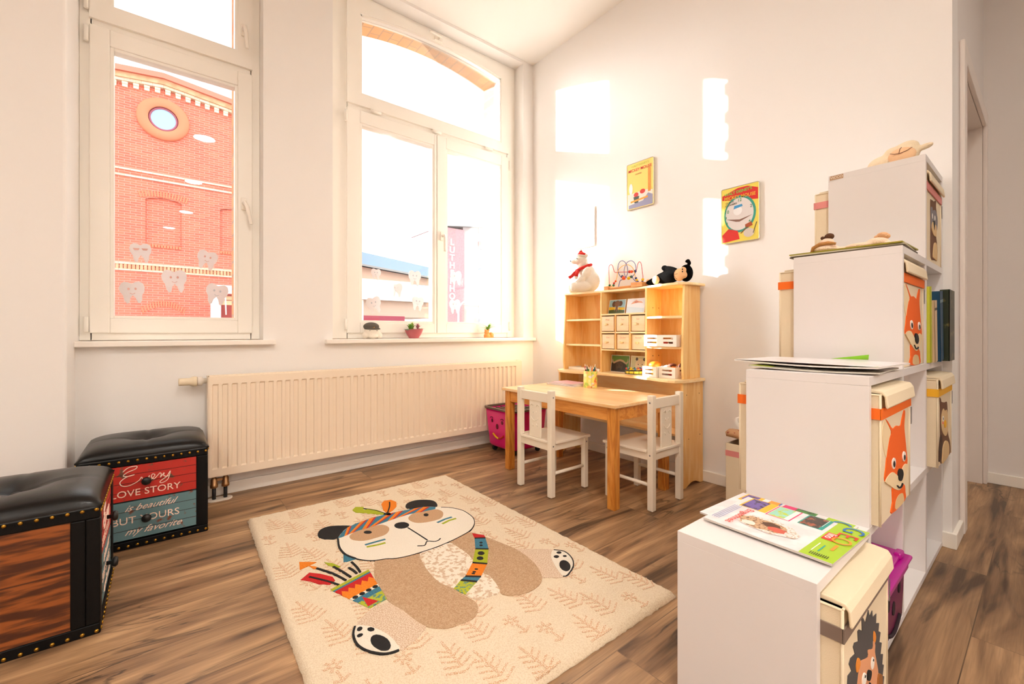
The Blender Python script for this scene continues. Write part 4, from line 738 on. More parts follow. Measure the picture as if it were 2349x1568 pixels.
for k in range(len(ed)): b.f([ed[k - 1], lo[k - 1], lo[k], ed[k]])
# fern / flower motifs tufted into the field
zk_ = [0]
def strip(pts, w, m_, z):
    b.m(m_)
    z0_ = z
    for A, B in zip(pts, pts[1:]):
        a, c = Vector(A), Vector(B); d = (c - a)
        if d.length < 1e-6: continue
        n_ = Vector((-d.y, d.x)).normalized() * w / 2; zk_[0] = (zk_[0] + 1) % 97; z = z + 0 if False else z0_ + zk_[0] * 4e-6
        b.prism([tuple(a - n_), tuple(c - n_), tuple(c + n_), tuple(a + n_)], 'Z', .012, z)
def blob(c, r, m_, z, n=10, sy=1.0): b.m(m_); b.prism([(c[0] + r * math.cos(6.283 * k / n), c[1] + sy * r * math.sin(6.283 * k / n)) for k in range(n)], 'Z', .012, z)
zt = .0196
mr = random.Random(11)
for iy in range(10):
    for ix in range(10):
        cx = .325 + ix * .100 + (0.045 if iy % 2 else 0); cy = .83 + iy * .142 + (.04 if ix % 2 else -.02)
        if cx > 1.24 or cy > 2.15 or cx < .31: continue
        a = math.radians(mr.uniform(-8, 8) + 4); ca, sa = math.cos(a), math.sin(a)
        L = lambda u, v: (min(max(cx + u * ca - v * sa, .27), 1.255), min(max(cy + u * sa + v * ca, .765), 2.19))
        if (ix + iy) % 3 == 2:
            strip([L(0, -.05), L(0, -.01)], .007, RM['tan'], zt)
            for k in range(6): strip([L(.006 * math.cos(k * 1.05), .012 + .006 * math.sin(k * 1.05)), L(.024 * math.cos(k * 1.05), .012 + .024 * math.sin(k * 1.05))], .008, RM['tan'], zt)
            strip([L(-.02, -.04), L(0, -.05), L(.02, -.04)], .007, RM['tan'], zt)
        else:
            strip([L(0, .062), L(.002, -.045)], .007, RM['tan'], zt)
            for k in range(5):
                v0 = .040 - k * .020
                for sx in (-1, 1): strip([L(0, v0 - .024), L(sx * (.026 + .004 * k), v0 - .006)], .0055, RM['tan'], zt)
RG = ART['rug']
def smooth2(p, n=3, closed=True):
    o_ = []; N = len(p); rng = range(N if closed else N - 1); g_ = (lambda i: p[i % N]) if closed else (lambda i: p[min(max(i, 0), N - 1)])
    for i in rng:
        p0, p1, p2, p3 = g_(i - 1), g_(i), g_(i + 1), g_(i + 2)
        for k in range(n):
            t = k / n; o_.append(tuple(.5 * (2 * p1[j] + (p2[j] - p0[j]) * t + (2 * p0[j] - 5 * p1[j] + 4 * p2[j] - p3[j]) * t * t + (3 * p1[j] - p0[j] - 3 * p2[j] + p3[j]) * t ** 3) for j in (0, 1)))
    return o_ if closed else o_ + [tuple(p[-1])]
def pl(name, m_, z):
    P_ = [tuple(p) for p in RG[name]]
    if name in ('head', 'body_l', 'body_r', 'belly', 'leg_l', 'leg_r', 'sole_l', 'sole_r', 'ear_l', 'ear_r', 'eye_l', 'eye_r'): P_ = smooth2(P_)
    b.m(RM[m_]); b.prism(P_, 'Z', .012, z)
pl('leg_l', 'mix', .0202); pl('leg_r', 'mix', .0202)
pl('body_l', 'brown', .0206); pl('body_r', 'brown', .0206); pl('belly', 'belly', .0208)
pl('sole_l', 'white', .0210); pl('sole_r', 'white', .0210)
for q in RG['quiver']: b.m(RM[q[0]]); b.prism([tuple(p) for p in q[1:]], 'Z', .012, .0212)
for q in RG['zig']: b.m(RM['orange']); b.prism([tuple(p) for p in q], 'Z', .012, .0215)
for q in RG['dots']: blob(q, .009, RM['black'], .0215, 8)
b.m(RM['red']); b.prism([tuple(p) for p in RG['tri']], 'Z', .012, .0215)
for i, c in enumerate(['red', 'teal', 'lime', 'orange', 'teal', 'lime2']): pl('strap%d' % i, c, .0212)
for i in range(5):
    p = RG['strap%d' % i]; strip([tuple(p[3]), tuple(p[2])], .010, RM['black'], .0214)
for i in range(7): pl('d%d' % i, 'black', .0214)
pl('ear_l', 'black', .0208); pl('ear_r', 'black', .0208); pl('head', 'white', .0210); pl('band', 'teal', .0213)
bd = RG['band']
up, dn = bd[2:10], bd[11:]                      # stripes across the headband
top = [Vector(p) for p in [bd[2], bd[3], bd[4], bd[5], bd[6], bd[7], bd[8], bd[9]]]; bot = [Vector(p) for p in [bd[18], bd[17], bd[16], bd[15], bd[14], bd[13], bd[12], bd[11]]] if len(bd) > 18 else None
if bot:
    for i in range(7):
        for (f0, f1, g0, g1, c) in ((.0, .36, .35, .70, 'orange'), (.36, .52, .70, .88, 'red')) if i % 2 == 0 else ((.35, .70, .0, .36, 'orange'), (.70, .88, .36, .52, 'red')):
            t = lambda arr, f: arr[i].lerp(arr[i + 1], f)
            b.m(RM[c]); b.prism([tuple(t(top, f0)), tuple(t(top, f1)), tuple(t(bot, g1)), tuple(t(bot, g0))], 'Z', .012, .0216)
pl('eye_l', 'patch', .0213); pl('eye_r', 'patch', .0213); pl('leaf', 'lime', .0212); pl('orange', 'orange', .0212)
for n_ in ('e1', 'e2', 'nose', 'knot', 'p1', 'p2', 'p3', 'p4', 'q1', 'q2', 'q3', 'q4'): pl(n_, 'black', .0216)
for n_, c in (('f1', 'orange'), ('f2', 'lime'), ('f3', 'teal'), ('f4', 'red'), ('f5', 'orange')): pl(n_, c, .0206)
for n_, wd in (('l_outline', .003), ('k3', .007), ('l_mouth', .005), ('l_smile', .0045), ('k1', .006), ('k2', .004), ('a1', .007), ('a2', .007), ('a3', .007), ('a4', .007), ('a5', .007), ('sl', .006), ('sr', .004)):
    strip(smooth2([tuple(p) for p in RG[n_]], 3, False), wd, RM['black'], .0218)
for n_, c in (('b_l1', 'teal'), ('g_l1', 'lime'), ('b_r1', 'teal'), ('g_r1', 'lime')): strip([tuple(p) for p in RG[n_]], .011, RM[c], .0215)
b.build('pile', g)

# ================================================================ play table
g = root('play_table', (1.92, 1.70, 0), label='low pine children play table with four square legs', cat='table')
tx0, tx1, ty0, ty1 = 1.630, 2.125, 1.268, 2.135
MB().m(pine_top).box(tx0, tx1, ty0, ty1, .482, .500).build('tabletop', g, bevel=.004)
for (x, y) in ((1.645, 1.285), (1.645, 2.075), (2.068, 1.285), (2.068, 2.075)):
    MB().m(pine_z).box(x, x + .043, y, y + .043, 0, .482).build('leg', g, bevel=.003)
b = MB().m(pine_y); b.box(1.652, 1.672, 1.328, 2.075, .418, .482); b.build('apron', g); MB().m(pine_y).box(2.084, 2.104, 1.328, 2.075, .418, .482).build('apron', g)
for y in (1.292, 2.092): MB().m(pine_y).box(1.688, 2.068, y, y + .020, .418, .482).build('apron', g)

# ================================================================ children's chairs : local, back at -Y side facing +Y
def chair():
    o = root('childs_chair', (0, 0, 0), label='x', cat='chair', group='white wooden childrens chairs at the play table')
    P_ = chair_w
    W = .135
    def bx(n, *a, lab=None):
        b = MB(False).m(P_).box(*a); return b.build(n, o, bevel=.003)
    for sx in (-1, 1):
        x0, x1 = sorted((sx * W, sx * (W - .030)))
        bx('back_post', x0, x1, 0, .030, 0.003, .542)
        x0, x1 = sorted((sx * W, sx * (W - .028)))
        lg = bx('leg', x0, x1, .250, .278, 0.003, .272)
        x0, x1 = sorted((sx * (W - .006), sx * (W - .024)))
        bx('seat_rail', x0, x1, .03, .250, .236, .272)
        b = MB(False).m(mat('screw_steel', (150, 150, 150), .3, 1.0))
        for y, z in ((.015, .508), (.015, .262), (.264, .250)): b.lathe([(.0045, sx * W), (.0045, sx * (W + .0006))], (0, y, z), 10, 'X')
        b.build('screws', o, kind='stuff')
        b = MB(False).m(P_); b.tube([(sx * (W - .015), .03, .120), (sx * (W - .015), .252, .120)], .0085, 12); b.build('side_rung', o)
    for y in (.006, .256): bx('cross_rail', -W + .03, W - .03, y, y + .016, .236, .272)
    bx('top_rail', -W + .030, W - .030, .006, .026, .478, .526)
    s_ = MB(False).m(P_)
    s_.prism([(-W + .03, .0), (W - .03, .0), (W - .03, .032), (W + .006, .032), (W + .006, .290), (-W - .006, .290), (-W - .006, .032), (-W + .03, .032)], 'Z', .272, .286); s_.build('seat', o, bevel=.003)
    bs = bx('back_splat', -.045, .045, .010, .020, .286, .480)
    b = MB(False).m(P_)
    for sx in (-1, 1):                                              # embossed cat and face motif on both sides of the splat
        y = .0092 if sx < 0 else .0208
        for pts in ([(-.030, .452), (-.018, .462), (-.014, .450)], [(.014, .450), (.020, .462), (.032, .452)], [(-.012, .425), (-.010, .412)], [(.012, .425), (.014, .412)], [(-.028, .392), (-.016, .378), (.0, .372), (.016, .378), (.028, .392)], [(-.02, .355), (-.01, .342)], [(.012, .358), (.022, .345)]):
            b.tube([(x, y, z) for x, z in pts], .0018, 6)
    b.build('embossing', bs)
    for sx in (-1, 1):
        for y in (.015, .264):
            b = MB(False).m(mat('grey_felt', (120, 112, 104), .9)); b.lathe([(.009, 0), (.009, .003)], (sx * (W - .015), y, 0), 10); b.build('felt_foot', o)
    return o
c1 = chair(); c1['label'] = 'white childs chair at the long side of the pine table, back towards the rug'
c1.location = (1.518, 1.712, 0); c1.rotation_euler = (0, 0, math.radians(-90))
c2 = copy_tree(c1); c2['label'] = 'white childs chair tucked under the short end of the pine table nearest the stepped shelf'
c2.location = (1.905, 1.163, 0); c2.rotation_euler = (0, 0, 0)

# ================================================================ pink toy bin on castors
def facecrate(name, x0, x1, y0, y1, z0, z1, cbody, crim, label, lid=None, wheels=True, face='X', inner=None, tap=.02):
    o = root(name, ((x0 + x1) / 2, (y0 + y1) / 2, 0), label=label, cat='toy bin')
    body = MB().m(cbody)
    n_ = 8; r = .035
    def rr(a0, a1, b0, b1, rad):
        pts = []
        for cx, cy, s_ in ((a1 - rad, b1 - rad, 0), (a0 + rad, b1 - rad, 90), (a0 + rad, b0 + rad, 180), (a1 - rad, b0 + rad, 270)):
            for k in range(5): t = math.radians(s_ + k * 22.5); pts.append((cx + rad * math.cos(t), cy + rad * math.sin(t)))
        return pts
    lv = [(z0, tap + .02), (z0 + .012, tap + .004), (z0 + .03, tap), (z1, 0)]
    rings = [[body.v((p[0], p[1], z)) for p in rr(x0 + t, x1 - t, y0 + t, y1 - t, r)] for z, t in lv]
    inn = [[body.v((p[0], p[1], z)) for p in rr(x0 + t, x1 - t, y0 + t, y1 - t, r)] for z, t in ((z1, .006), (z0 + .02, tap + .012))]
    for A, B in zip(rings, rings[1:]):
        for k in range(len(A)): body.f([A[k - 1], A[k], B[k], B[k - 1]], True)
    body.f(rings[0][::-1])
    for k in range(len(inn[0])): body.f([rings[-1][k - 1], rings[-1][k], inn[0][k], inn[0][k - 1]]); body.f([inn[0][k - 1], inn[0][k], inn[1][k], inn[1][k - 1]], True)
    body.f(inn[1])
    bo = body.build('tub', o)
    rim = MB().m(crim); outer = rr(x0 - .008, x1 + .008, y0 - .008, y1 + .008, r + .005); innr = rr(x0 + .010, x1 - .010, y0 + .010, y1 - .010, r - .008)
    A = [rim.v((p[0], p[1], z1 - .010)) for p in outer]; B = [rim.v((p[0], p[1], z1 + .003)) for p in outer]; Cc = [rim.v((p[0], p[1], z1 + .003)) for p in innr]; Dd = [rim.v((p[0], p[1], z1 - .010)) for p in innr]
    for R0, R1 in ((A, B), (B, Cc), (Cc, Dd), (Dd, A)):
        for k in range(len(A)): rim.f([R0[k - 1], R0[k], R1[k], R1[k - 1]])
    rim.build('rim', o)
    return o, bo
pink = mat('pink_plastic', (216, 0, 118), 0.28, coat=.3)
choc = mat('taupe_plastic', (104, 86, 76), 0.4)
o, bo = facecrate('toy_bin', 1.795, 2.125, 2.235, 2.560, .035, .312, pink, choc, 'open pink plastic toy bin with a smiling face by the radiator')
hole = mat('dark_cutout', (110, 0, 40), 0.6); hy = mat('cutout_yellow_toy', (236, 190, 20), .5); hr = mat('cutout_red_toy', (196, 40, 20), .5)
fx = lambda z: 1.795 + .02 * (.312 - z) / .277 - .0012
def fpoly(bb_, pts, m_):                       # pts (y,z) on the -X face
    bb_.m(m_); bb_.prism(pts, 'X', fx(pts[0][1]) - .0014, fx(pts[0][1]) + .002)
b = MB()
ov = lambda cy, cz, ry, rz_, n=14: [(cy + ry * math.cos(6.283 * k / n), cz + rz_ * math.sin(6.283 * k / n)) for k in range(n)]
fpoly(b, ov(2.466, .222, .008, .013), hole); fpoly(b, ov(2.352, .222, .010, .013), hole); fpoly(b, ov(2.412, .187, .012, .019), hole)
for cy in (2.469, 2.350):
    b.m(hole); b.tube([(fx(.25) - .0005, cy + .016 * math.cos(t), .236 + .012 * math.sin(t)) for t in [math.radians(20 + 14 * k) for k in range(11)]], .0022, 6)
b.m(hy); b.tube([(fx(.13) - .0005, 2.462 - .016 * k, .132 - .013 * k + .0016 * k * k) for k in range(5)], .0062, 8)
b.m(hr); b.tube([(fx(.13) - .0005, 2.398 - .014 * k, .1056 + .002 * k + .0012 * k * k) for k in range(5)], .0062, 8)
b.build('face', o)
b = MB().m(choc); b.box(1.83, 2.09, 2.275, 2.52, .285, .292); b.build('lid_tray', o)
for i in range(6): b = MB().m(choc); b.box(1.84 + i * .042, 1.85 + i * .042, 2.26, 2.535, .292, .300) if i else b.box(1.815, 2.105, 2.39, 2.40, .292, .302); b.build('divider', o)
for x, y in ((1.85, 2.29), (2.07, 2.29), (1.85, 2.50), (2.07, 2.50)):
    b = MB().m(rubber); b.lathe([(.018, -.008), (.018, .008)], (x, y, .018), 14, 'Y'); b.box(x - .008, x + .008, y - .010, y + .010, .018, .0555); b.build('castor', o)
# ================================================================ play hutch (desk with shelf unit on it)
g = root('play_hutch', (2.28, 1.71, 0), label='birch plywood play desk with pigeonhole hutch against the back wall', cat='desk')
XB, XF = 2.374, 2.20
def side_prof(front, back, cut=True):
    # side panel outline in (x,z) with a scooped foot
    p = [(back, 0), (back, .565), (front, .565), (front + .008, .30), (front, .03), (front, 0)]
    q = [(front + .03, 0)] + [(front + .03 + (back - front - .06) * k / 8, .022 * math.sin(math.pi * k / 8)) for k in range(1, 8)] + [(back - .03, 0)]
    return p + q
for y0, y1 in ((1.236, 1.252), (2.158, 2.174)):
    MB().m(birch).prism(side_prof(2.165, XB), 'Y', y0, y1).build('desk_side', g, bevel=.0015)
desk = [(XB, 1.222), (2.26, 1.219), (2.20, 1.222), (2.160, 1.232), (2.125, 1.262), (2.118, 1.30), (2.125, 1.35), (2.145, 1.42), (2.165, 1.50), (2.174, 1.58), (2.174, 1.68), (2.172, 1.76), (2.160, 1.84), (2.138, 1.92), (2.120, 2.0), (2.112, 2.07), (2.122, 2.13), (2.160, 2.178), (2.20, 2.186), (XB, 2.186)]
MB().m(birch_y).prism(desk, 'Z', .566, .583).build('desktop', g, bevel=.003)
MB().m(birch_y).box(2.352, 2.362, 1.252, 2.158, .262, .566).build('back_rail', g)
MB().m(birch_y).box(2.21, 2.35, 1.252, 2.158, .262, .274).build('under_shelf', g)
MB().m(birch).box(2.362, XB, 1.262, 2.152, .583, 1.098).build('back_panel', g)
for y0, y1 in ((1.252, 1.266), (2.146, 2.160)):
    MB().m(birch).prism([(2.372, .583), (2.372, 1.098), (XF + .01, 1.098), (XF + .004, .95), (XF - .004, .80), (XF - .008, .65), (XF, .583)], 'Y', y0, y1).build('hutch_side', g, bevel=.0015)
top = [(XB, 1.222), (2.27, 1.222), (2.215, 1.238), (2.178, 1.275), (2.180, 1.34), (2.20, 1.44), (2.225, 1.56), (2.236, 1.70), (2.225, 1.84), (2.205, 1.96), (2.185, 2.07), (2.185, 2.13), (2.21, 2.175), (2.26, 2.19), (XB, 2.19)]
MB().m(birch_y).prism(top, 'Z', 1.098, 1.112).build('top_board', g, bevel=.003)
for y in (1.490, 1.826): MB().m(birch).box(XF + .008, 2.362, y, y + .012, .583, 1.098).build('divider', g, bevel=.001)
for z in (.923, .753):
    MB().m(birch_y).box(XF + .012, 2.362, 1.838, 2.146, z - .006, z + .006).build('shelf_board', g, bevel=.0015)
for z in (.925, .753):
    MB().m(birch_y).prism([(2.362, 1.266), (XF + .015, 1.266), (XF - .012, 1.36), (XF + .008, 1.490), (2.362, 1.490)], 'Z', z - .007, z + .006).build('shelf_board', g, bevel=.0015)
for z in (.952, .838, .727): MB().m(birch_y).box(XF + .008, 2.362, 1.502, 1.826, z - .005, z + .005).build('shelf_board', g, bevel=.001)
for y in (1.610, 1.718): MB().m(birch).box(XF + .008, 2.362, y - .005, y + .005, .732, .947).build('divider', g, bevel=.001)
b = MB().m(mat('screw_hole', (70, 44, 20), .8))
for (y, x, z) in ((1.4885, 2.27, .985), (1.4885, 2.33, .985), (1.4885, 2.27, .70), (1.4885, 2.33, .70), (1.2355, 2.20, .50), (1.2355, 2.33, .50), (1.2355, 2.22, .26), (1.2355, 2.34, .27)):
    b.lathe([(.003, y), (.003, y + .001)], (x, 0, z), 8, 'Y')
b.build('screw_holes', g, kind='stuff')
names = [['Mehl', 'Tee', 'Salz'], ['Reis', 'Zucker', 'Nudeln']]
drw = wood('pale_drawer_wood', (246, 222, 184), (238, 206, 160), 'Y', 1.0, .4, rings=2)
burn = mat('burnt_lettering', (232, 186, 150), .7)
for r_ in range(2):
    for c_ in range(3):
        yA = (1.724, 1.616, 1.504)[c_]; yB = (1.824, 1.712, 1.604)[c_]; z0, z1 = ((.845, .945), (.734, .831))[r_]
        dx = (.004, .010, .014)[c_] + .004 * r_
        d = MB().m(drw).box(XF + dx, 2.35, yA + .003, yB - .003, z0 + .002, z1 - .005).build('drawer', g, bevel=.0015)
        yc, zc = (yA + yB) / 2, (z0 + z1) / 2 - .006
        MB().m(birch_y).lathe([(.005, XF + dx), (.005, XF + dx - .014), (.0085, XF + dx - .018), (.0085, XF + dx - .026), (.007, XF + dx - .028)], (0, yc, zc), 14, 'X').build('knob', d)
        b = MB().m(burn); b.text(names[r_][c_], .016, frame((XF + dx - .0006, yc + .002, zc + .030), (0, -1, 0), (0, 0, 1)), shear=.3, depth=.0006); b.build('lettering', d)

# picture cards
def card(x, y0, y1, z0, z1, lean, art, label):
    """leaning card facing -X"""
    o = root('animal_card', (x, (y0 + y1) / 2, z0), label=label, cat='picture card', group='animal picture cards in the hutch')
    h = z1 - z0; wd = y1 - y0
    Mx = frame((x, y1, z0), (0, -1, 0), (math.sin(lean), 0, math.cos(lean)))     # u right, v up
    b = MB().m(mat('card_white', (250, 246, 238), .5)); b.at(Mx).box(0, wd, 0, h, -.0012, 0); b.build('sheet', o)
    b = MB(); b.at(Mx)
    for lay, (rgb, pts) in enumerate(art):
        b.m(mat('card_%d_%d_%d' % rgb, rgb, .5)); A = [(.003 + u * (wd - .006), .003 + v * (h - .006)) for u, v in pts]
        z = .0003 + .0002 * lay; vs_ = [b.v((u, v, z)) for u, v in A]; b.f(vs_)
    b.build('picture', o)
R4 = [(0, 0), (1, 0), (1, 1), (0, 1)]
def El(cx, cy, rx, ry, n=14, a0=0, a1=6.283): return [(cx + rx * math.cos(a0 + (a1 - a0) * k / n), cy + ry * math.sin(a0 + (a1 - a0) * k / n)) for k in range(n)]
eleph = [((150, 190, 200), R4), ((226, 186, 40), [(0, .2), (1, .25), (1, .42), (0, .5)]), ((70, 84, 40), [(0, 0), (1, 0), (1, .2), (.5, .3), (0, .25)]), ((92, 62, 44), El(.30, .70, .13, .22)), ((92, 62, 44), El(.70, .72, .13, .2)), ((128, 92, 66), El(.5, .72, .17, .24)), ((128, 92, 66), [(.42, .6), (.58, .6), (.56, .25), (.50, .08), (.44, .25)]), ((240, 230, 210), [(.40, .45), (.43, .45), (.36, .12)]), ((240, 230, 210), [(.60, .45), (.57, .45), (.64, .12)])]
bird = [((232, 232, 236), R4), ((206, 218, 226), [(0, 0), (1, 0), (1, .3), (0, .45)]), ((218, 160, 130), [(.2, .62), (.35, .8), (.5, .92), (.6, .84), (.8, .8), (.9, .66), (.6, .7), (.4, .66)]), ((190, 120, 100), El(.52, .76, .12, .07))]
buff = [((86, 130, 60), R4), ((44, 36, 30), [(0, 0), (1, 0), (.85, .45), (.6, .62), (.3, .66), (0, .5)]), ((70, 56, 46), El(.46, .36, .2, .3)), ((176, 150, 122), [(.05, .8), (.02, .6), (.14, .48), (.34, .60), (.5, .66), (.66, .60), (.86, .46), (.97, .62), (.92, .86), (.9, .66), (.82, .58), (.68, .72), (.5, .78), (.32, .72), (.14, .60), (.1, .68)]), ((30, 24, 22), El(.46, .14, .1, .09)), ((20, 16, 14), El(.36, .4, .03, .03)), ((20, 16, 14), El(.57, .4, .03, .03))]
leop = [((196, 190, 150), R4), ((224, 200, 160), El(.52, .45, .28, .42)), ((60, 46, 38), El(.32, .84, .07, .1)), ((60, 46, 38), El(.74, .84, .07, .1)), ((245, 236, 220), El(.53, .25, .16, .14)), ((70, 50, 40), El(.53, .33, .05, .04)), ((50, 40, 30), El(.42, .52, .03, .03)), ((50, 40, 30), El(.64, .52, .03, .03))] + [((90, 66, 48), El(.35 + .07 * (k % 6), .6 + .08 * (k // 6), .012, .014, 6)) for k in range(18)]
card(2.262, 1.688, 1.818, .958, 1.052, .22, eleph, 'square card with an elephant picture in the upper hutch cubby')
card(2.262, 1.545, 1.678, .958, 1.052, .22, bird, 'pale washed out animal card right of the elephant card')
card(2.285, 1.672, 1.815, .584, .693, .12, buff, 'dark card with a horned buffalo in the lower hutch cubby')
card(2.285, 1.528, 1.663, .584, .693, .12, leop, 'card with a spotted leopard face right of the buffalo card')

# white slatted crates with toy food
wcr = mat('white_painted_crate', (240, 232, 220), .5)
def crate(y0, y1, x0, x1, z0, z1, label, wide=False):
    o = root('slotted_crate', ((x0 + x1) / 2, (y0 + y1) / 2, z0), label=label, cat='crate', group='white slotted toy crates')
    h = z1 - z0; t = .006
    def slot_y(n, x):      # panel in plane x with slots
        b = MB().m(wcr); nb = 2 if wide else 1; seg = (y1 - y0) / nb
        zz = [z0, z0 + h * .26, z0 + h * .42, z0 + h * .62, z0 + h * .78, z1]
        for k in (0, 2, 4): b.box(x, x + t, y0, y1, zz[k], zz[k + 1])
        for i in range(nb):
            a = y0 + i * seg
            for k in (1, 3): b.box(x, x + t, a, a + seg * .2, zz[k], zz[k + 1]).box(x, x + t, a + seg * .8, a + seg, zz[k], zz[k + 1])
        b.build(n, o)
    slot_y('front_panel', x0); slot_y('rear_panel', x1 - t)
    for y in (y0, y1 - t):
        b = MB().m(wcr); zz = [z0, z0 + h * .26, z0 + h * .42, z0 + h * .62, z0 + h * .78, z1]
        for k in (0, 2, 4): b.box(x0 + t, x1 - t, y, y + t, zz[k], zz[k + 1])
        w_ = (x1 - x0 - 2 * t)
        for k in (1, 3): b.box(x0 + t, x0 + t + w_ * .3, y, y + t, zz[k], zz[k + 1]).box(x1 - t - w_ * .3, x1 - t, y, y + t, zz[k], zz[k + 1])
        b.build('end_panel', o)
    MB().m(wcr).box(x0 + t, x1 - t, y0 + t, y1 - t, z0, z0 + .005).build('bottom', o)
crate(1.282, 1.486, 2.175, 2.33, .7595, .824, 'wide white slotted crate on the right hutch shelf', True)
crate(1.398, 1.486, 2.16, 2.31, .5835, .644, 'white slotted crate holding a toy bun beside the yellow drum')
crate(1.292, 1.393, 2.18, 2.33, .5835, .645, 'white slotted crate under the hutch shelf nearest the right side panel')
def food(name, c, r, m_, label, cat='toy food', rot=None):
    o = MB().m(m_).ell((0, 0, 0), r, rot).build(name, label=label, cat=cat); o.location = c; return o
bun = mat('toy_bun', (236, 150, 40), .5); brn = mat('toy_brown', (96, 48, 30), .6); yel = mat('toy_yellow', (246, 200, 24), .4); whi = mat('toy_white', (240, 234, 226), .5); ora = mat('toy_orange', (240, 140, 60), .5); grn = mat('toy_green', (40, 110, 60), .5); rdd = mat('toy_red', (206, 50, 40), .5)
food('toy_bun', (2.232, 1.450, .650), (.045, .031, .022), bun, 'orange toy bun heaped in the lower crate beside the yellow drum')
food('toy_lemon', (2.23, 1.440, .610), (.045, .030, .019), yel, 'yellow toy lemon seen through the slots of the lower crate')
food('toy_sausage', (2.27, 1.363, .6515), (.030, .022, .010), brn, 'brown toy sausage on top of the right lower crate')
food('toy_egg', (2.225, 1.368, .641), (.02, .018, .013), whi, 'white toy egg lying in the right lower crate')
food('toy_carrot', (2.23, 1.334, .632), (.030, .018, .016), ora, 'orange toy carrot in the right lower crate')
food('toy_chocolate', (2.27, 1.314, .638), (.016, .012, .026), brn, 'dark toy chocolate bar standing in the right lower crate')
food('toy_orange', (2.26, 1.350, .607), (.035, .034, .017), rdd, 'reddish toy fruit at the bottom of the right lower crate')
food('toy_banana', (2.25, 1.435, .780), (.05, .040, .014), yel, 'yellow toy banana inside the wide crate on the shelf')
food('toy_bread', (2.26, 1.335, .785), (.05, .038, .019), brn, 'brown toy bread loaf inside the wide crate on the shelf')
food('toy_tomato', (2.205, 1.368, .778), (.016, .013, .012), rdd, 'small red toy tomato inside the wide crate on the shelf')
# toy drum with beads
g = root('bead_drum', (2.225, 1.585, .583), label='yellow and black toy drum with coloured beads on its rim', cat='toy drum')
MB().m(mat('drum_foot', (236, 196, 146), .5)).lathe([(.062, .5835), (.062, .588)], (2.225, 1.585, 0), 32).build('base', g)
b = MB().m(mat('drum_yellow', (244, 214, 60), .4)).lathe([(.056, .588), (.056, .612)], (2.225, 1.585, 0), 32); d_ = b.build('body', g)
b = MB().m(black_m)
b.lathe([(.0565, .588), (.0585, .588), (.0585, .592), (.0565, .592)], (2.225, 1.585, 0), 32, cap=False).lathe([(.0565, .608), (.0585, .608), (.0585, .614), (.0565, .614)], (2.225, 1.585, 0), 32, cap=False); b.build('hoop', g)
for k in range(12):
    t = k * .5236; MB().m(black_m).tube([(2.225 + .0575 * math.cos(t), 1.585 + .0575 * math.sin(t), .590), (2.225 + .0575 * math.cos(t), 1.585 + .0575 * math.sin(t), .611)], .0014, 6).build('cord', d_)
bc = [rdd, grn, yel, mat('bead_blue', (50, 110, 190), .35), ora]
for k in range(14):
    t = k * .4488 + .2; MB().m(bc[k % 5]).ell((2.225 + .05 * math.cos(t), 1.585 + .05 * math.sin(t), .6185), .0058, u=10, v=6).build('bead', g)
# tray lying in left compartment
MB().m(lightwood).box(2.225, 2.345, 1.860, 2.130, .5835, .592).box(2.222, 2.348, 1.857, 1.863, .5835, .600).box(2.222, 2.348, 2.127, 2.133, .5835, .600).box(2.222, 2.228, 1.863, 2.127, .5835, .600).build('wooden_tray', label='flat pale wooden tray in the bottom left hutch compartment', cat='tray')

# pads on the table and pencil tin
pads = [('writing_pad', 1.985, 1.83, .17, .235, .5005, .006, 4, (236, 222, 228), 'white lilac pad at the bottom of the pile on the pine table'), ('sketch_pad', 2.04, 1.86, .15, .215, .5067, .005, 12, (226, 196, 196), 'pale pink pad in the middle of the pile on the pine table'), ('notebook', 2.05, 1.865, .135, .19, .5119, .005, -4, (240, 188, 190), 'pink notebook on top of the pile on the pine table')]
for nm, x, y, wx, wy, z, t, rot, c, lb in pads:
    o = root(nm, (1.985 + .065, 1.965, z), math.radians(rot), lb, 'paper pad')
    MB(False).m(mat('pad_' + nm, c, .5)).box(-wx / 2, wx / 2, -wy / 2, wy / 2, t - .001, t).build('cover', o)
    MB(False).m(mat('paper_edge', (236, 230, 222), .8)).box(-wx / 2 + .001, wx / 2 - .001, -wy / 2 + .001, wy / 2 - .001, 0.0002, t - .001).build('pages', o)
g = root('pencil_tin', (2.058, 1.790, .50), label='round printed tin of coloured pencils on the pine table', cat='pencil tin')
def tin_mat():
    m = mat('tin_print', (238, 224, 96), .35); n = m.node_tree.nodes; l = m.node_tree.links; b_ = n['Principled BSDF']
    t = n.new('ShaderNodeTexCoord'); v = n.new('ShaderNodeTexVoronoi'); v.inputs['Scale'].default_value = 62; l.new(t.outputs['Object'], v.inputs['Vector'])
    s_ = n.new('ShaderNodeSeparateColor'); l.new(v.outputs['Color'], s_.inputs[0])
    r = n.new('ShaderNodeValToRGB'); l.new(s_.outputs[0], r.inputs['Fac']); r.color_ramp.interpolation = 'CONSTANT'
    e = r.color_ramp.elements; e[0].position = 0; e[0].color = srgb(240, 226, 110); e[1].position = .45; e[1].color = srgb(244, 236, 150)
    for p_, c in ((.6, (196, 214, 90)), (.78, (246, 190, 110)), (.88, (236, 226, 210)), (.94, (232, 130, 70))): k = e.new(p_); k.color = srgb(*c)
    l.new(r.outputs['Color'], b_.inputs['Base Color']); return m
RT = .042
b = MB().m(tin_mat()).lathe([(RT, .5005), (RT, .602), (RT - .0015, .602), (RT - .0015, .503)], (2.058, 1.790, 0), 32, cap=False); b.m(mat('tin_metal', (190, 180, 150), .3, .8)).lathe([(RT - .0015, .5005), (RT - .0015, .503)], (2.058, 1.790, 0), 32); b.build('tin', g)
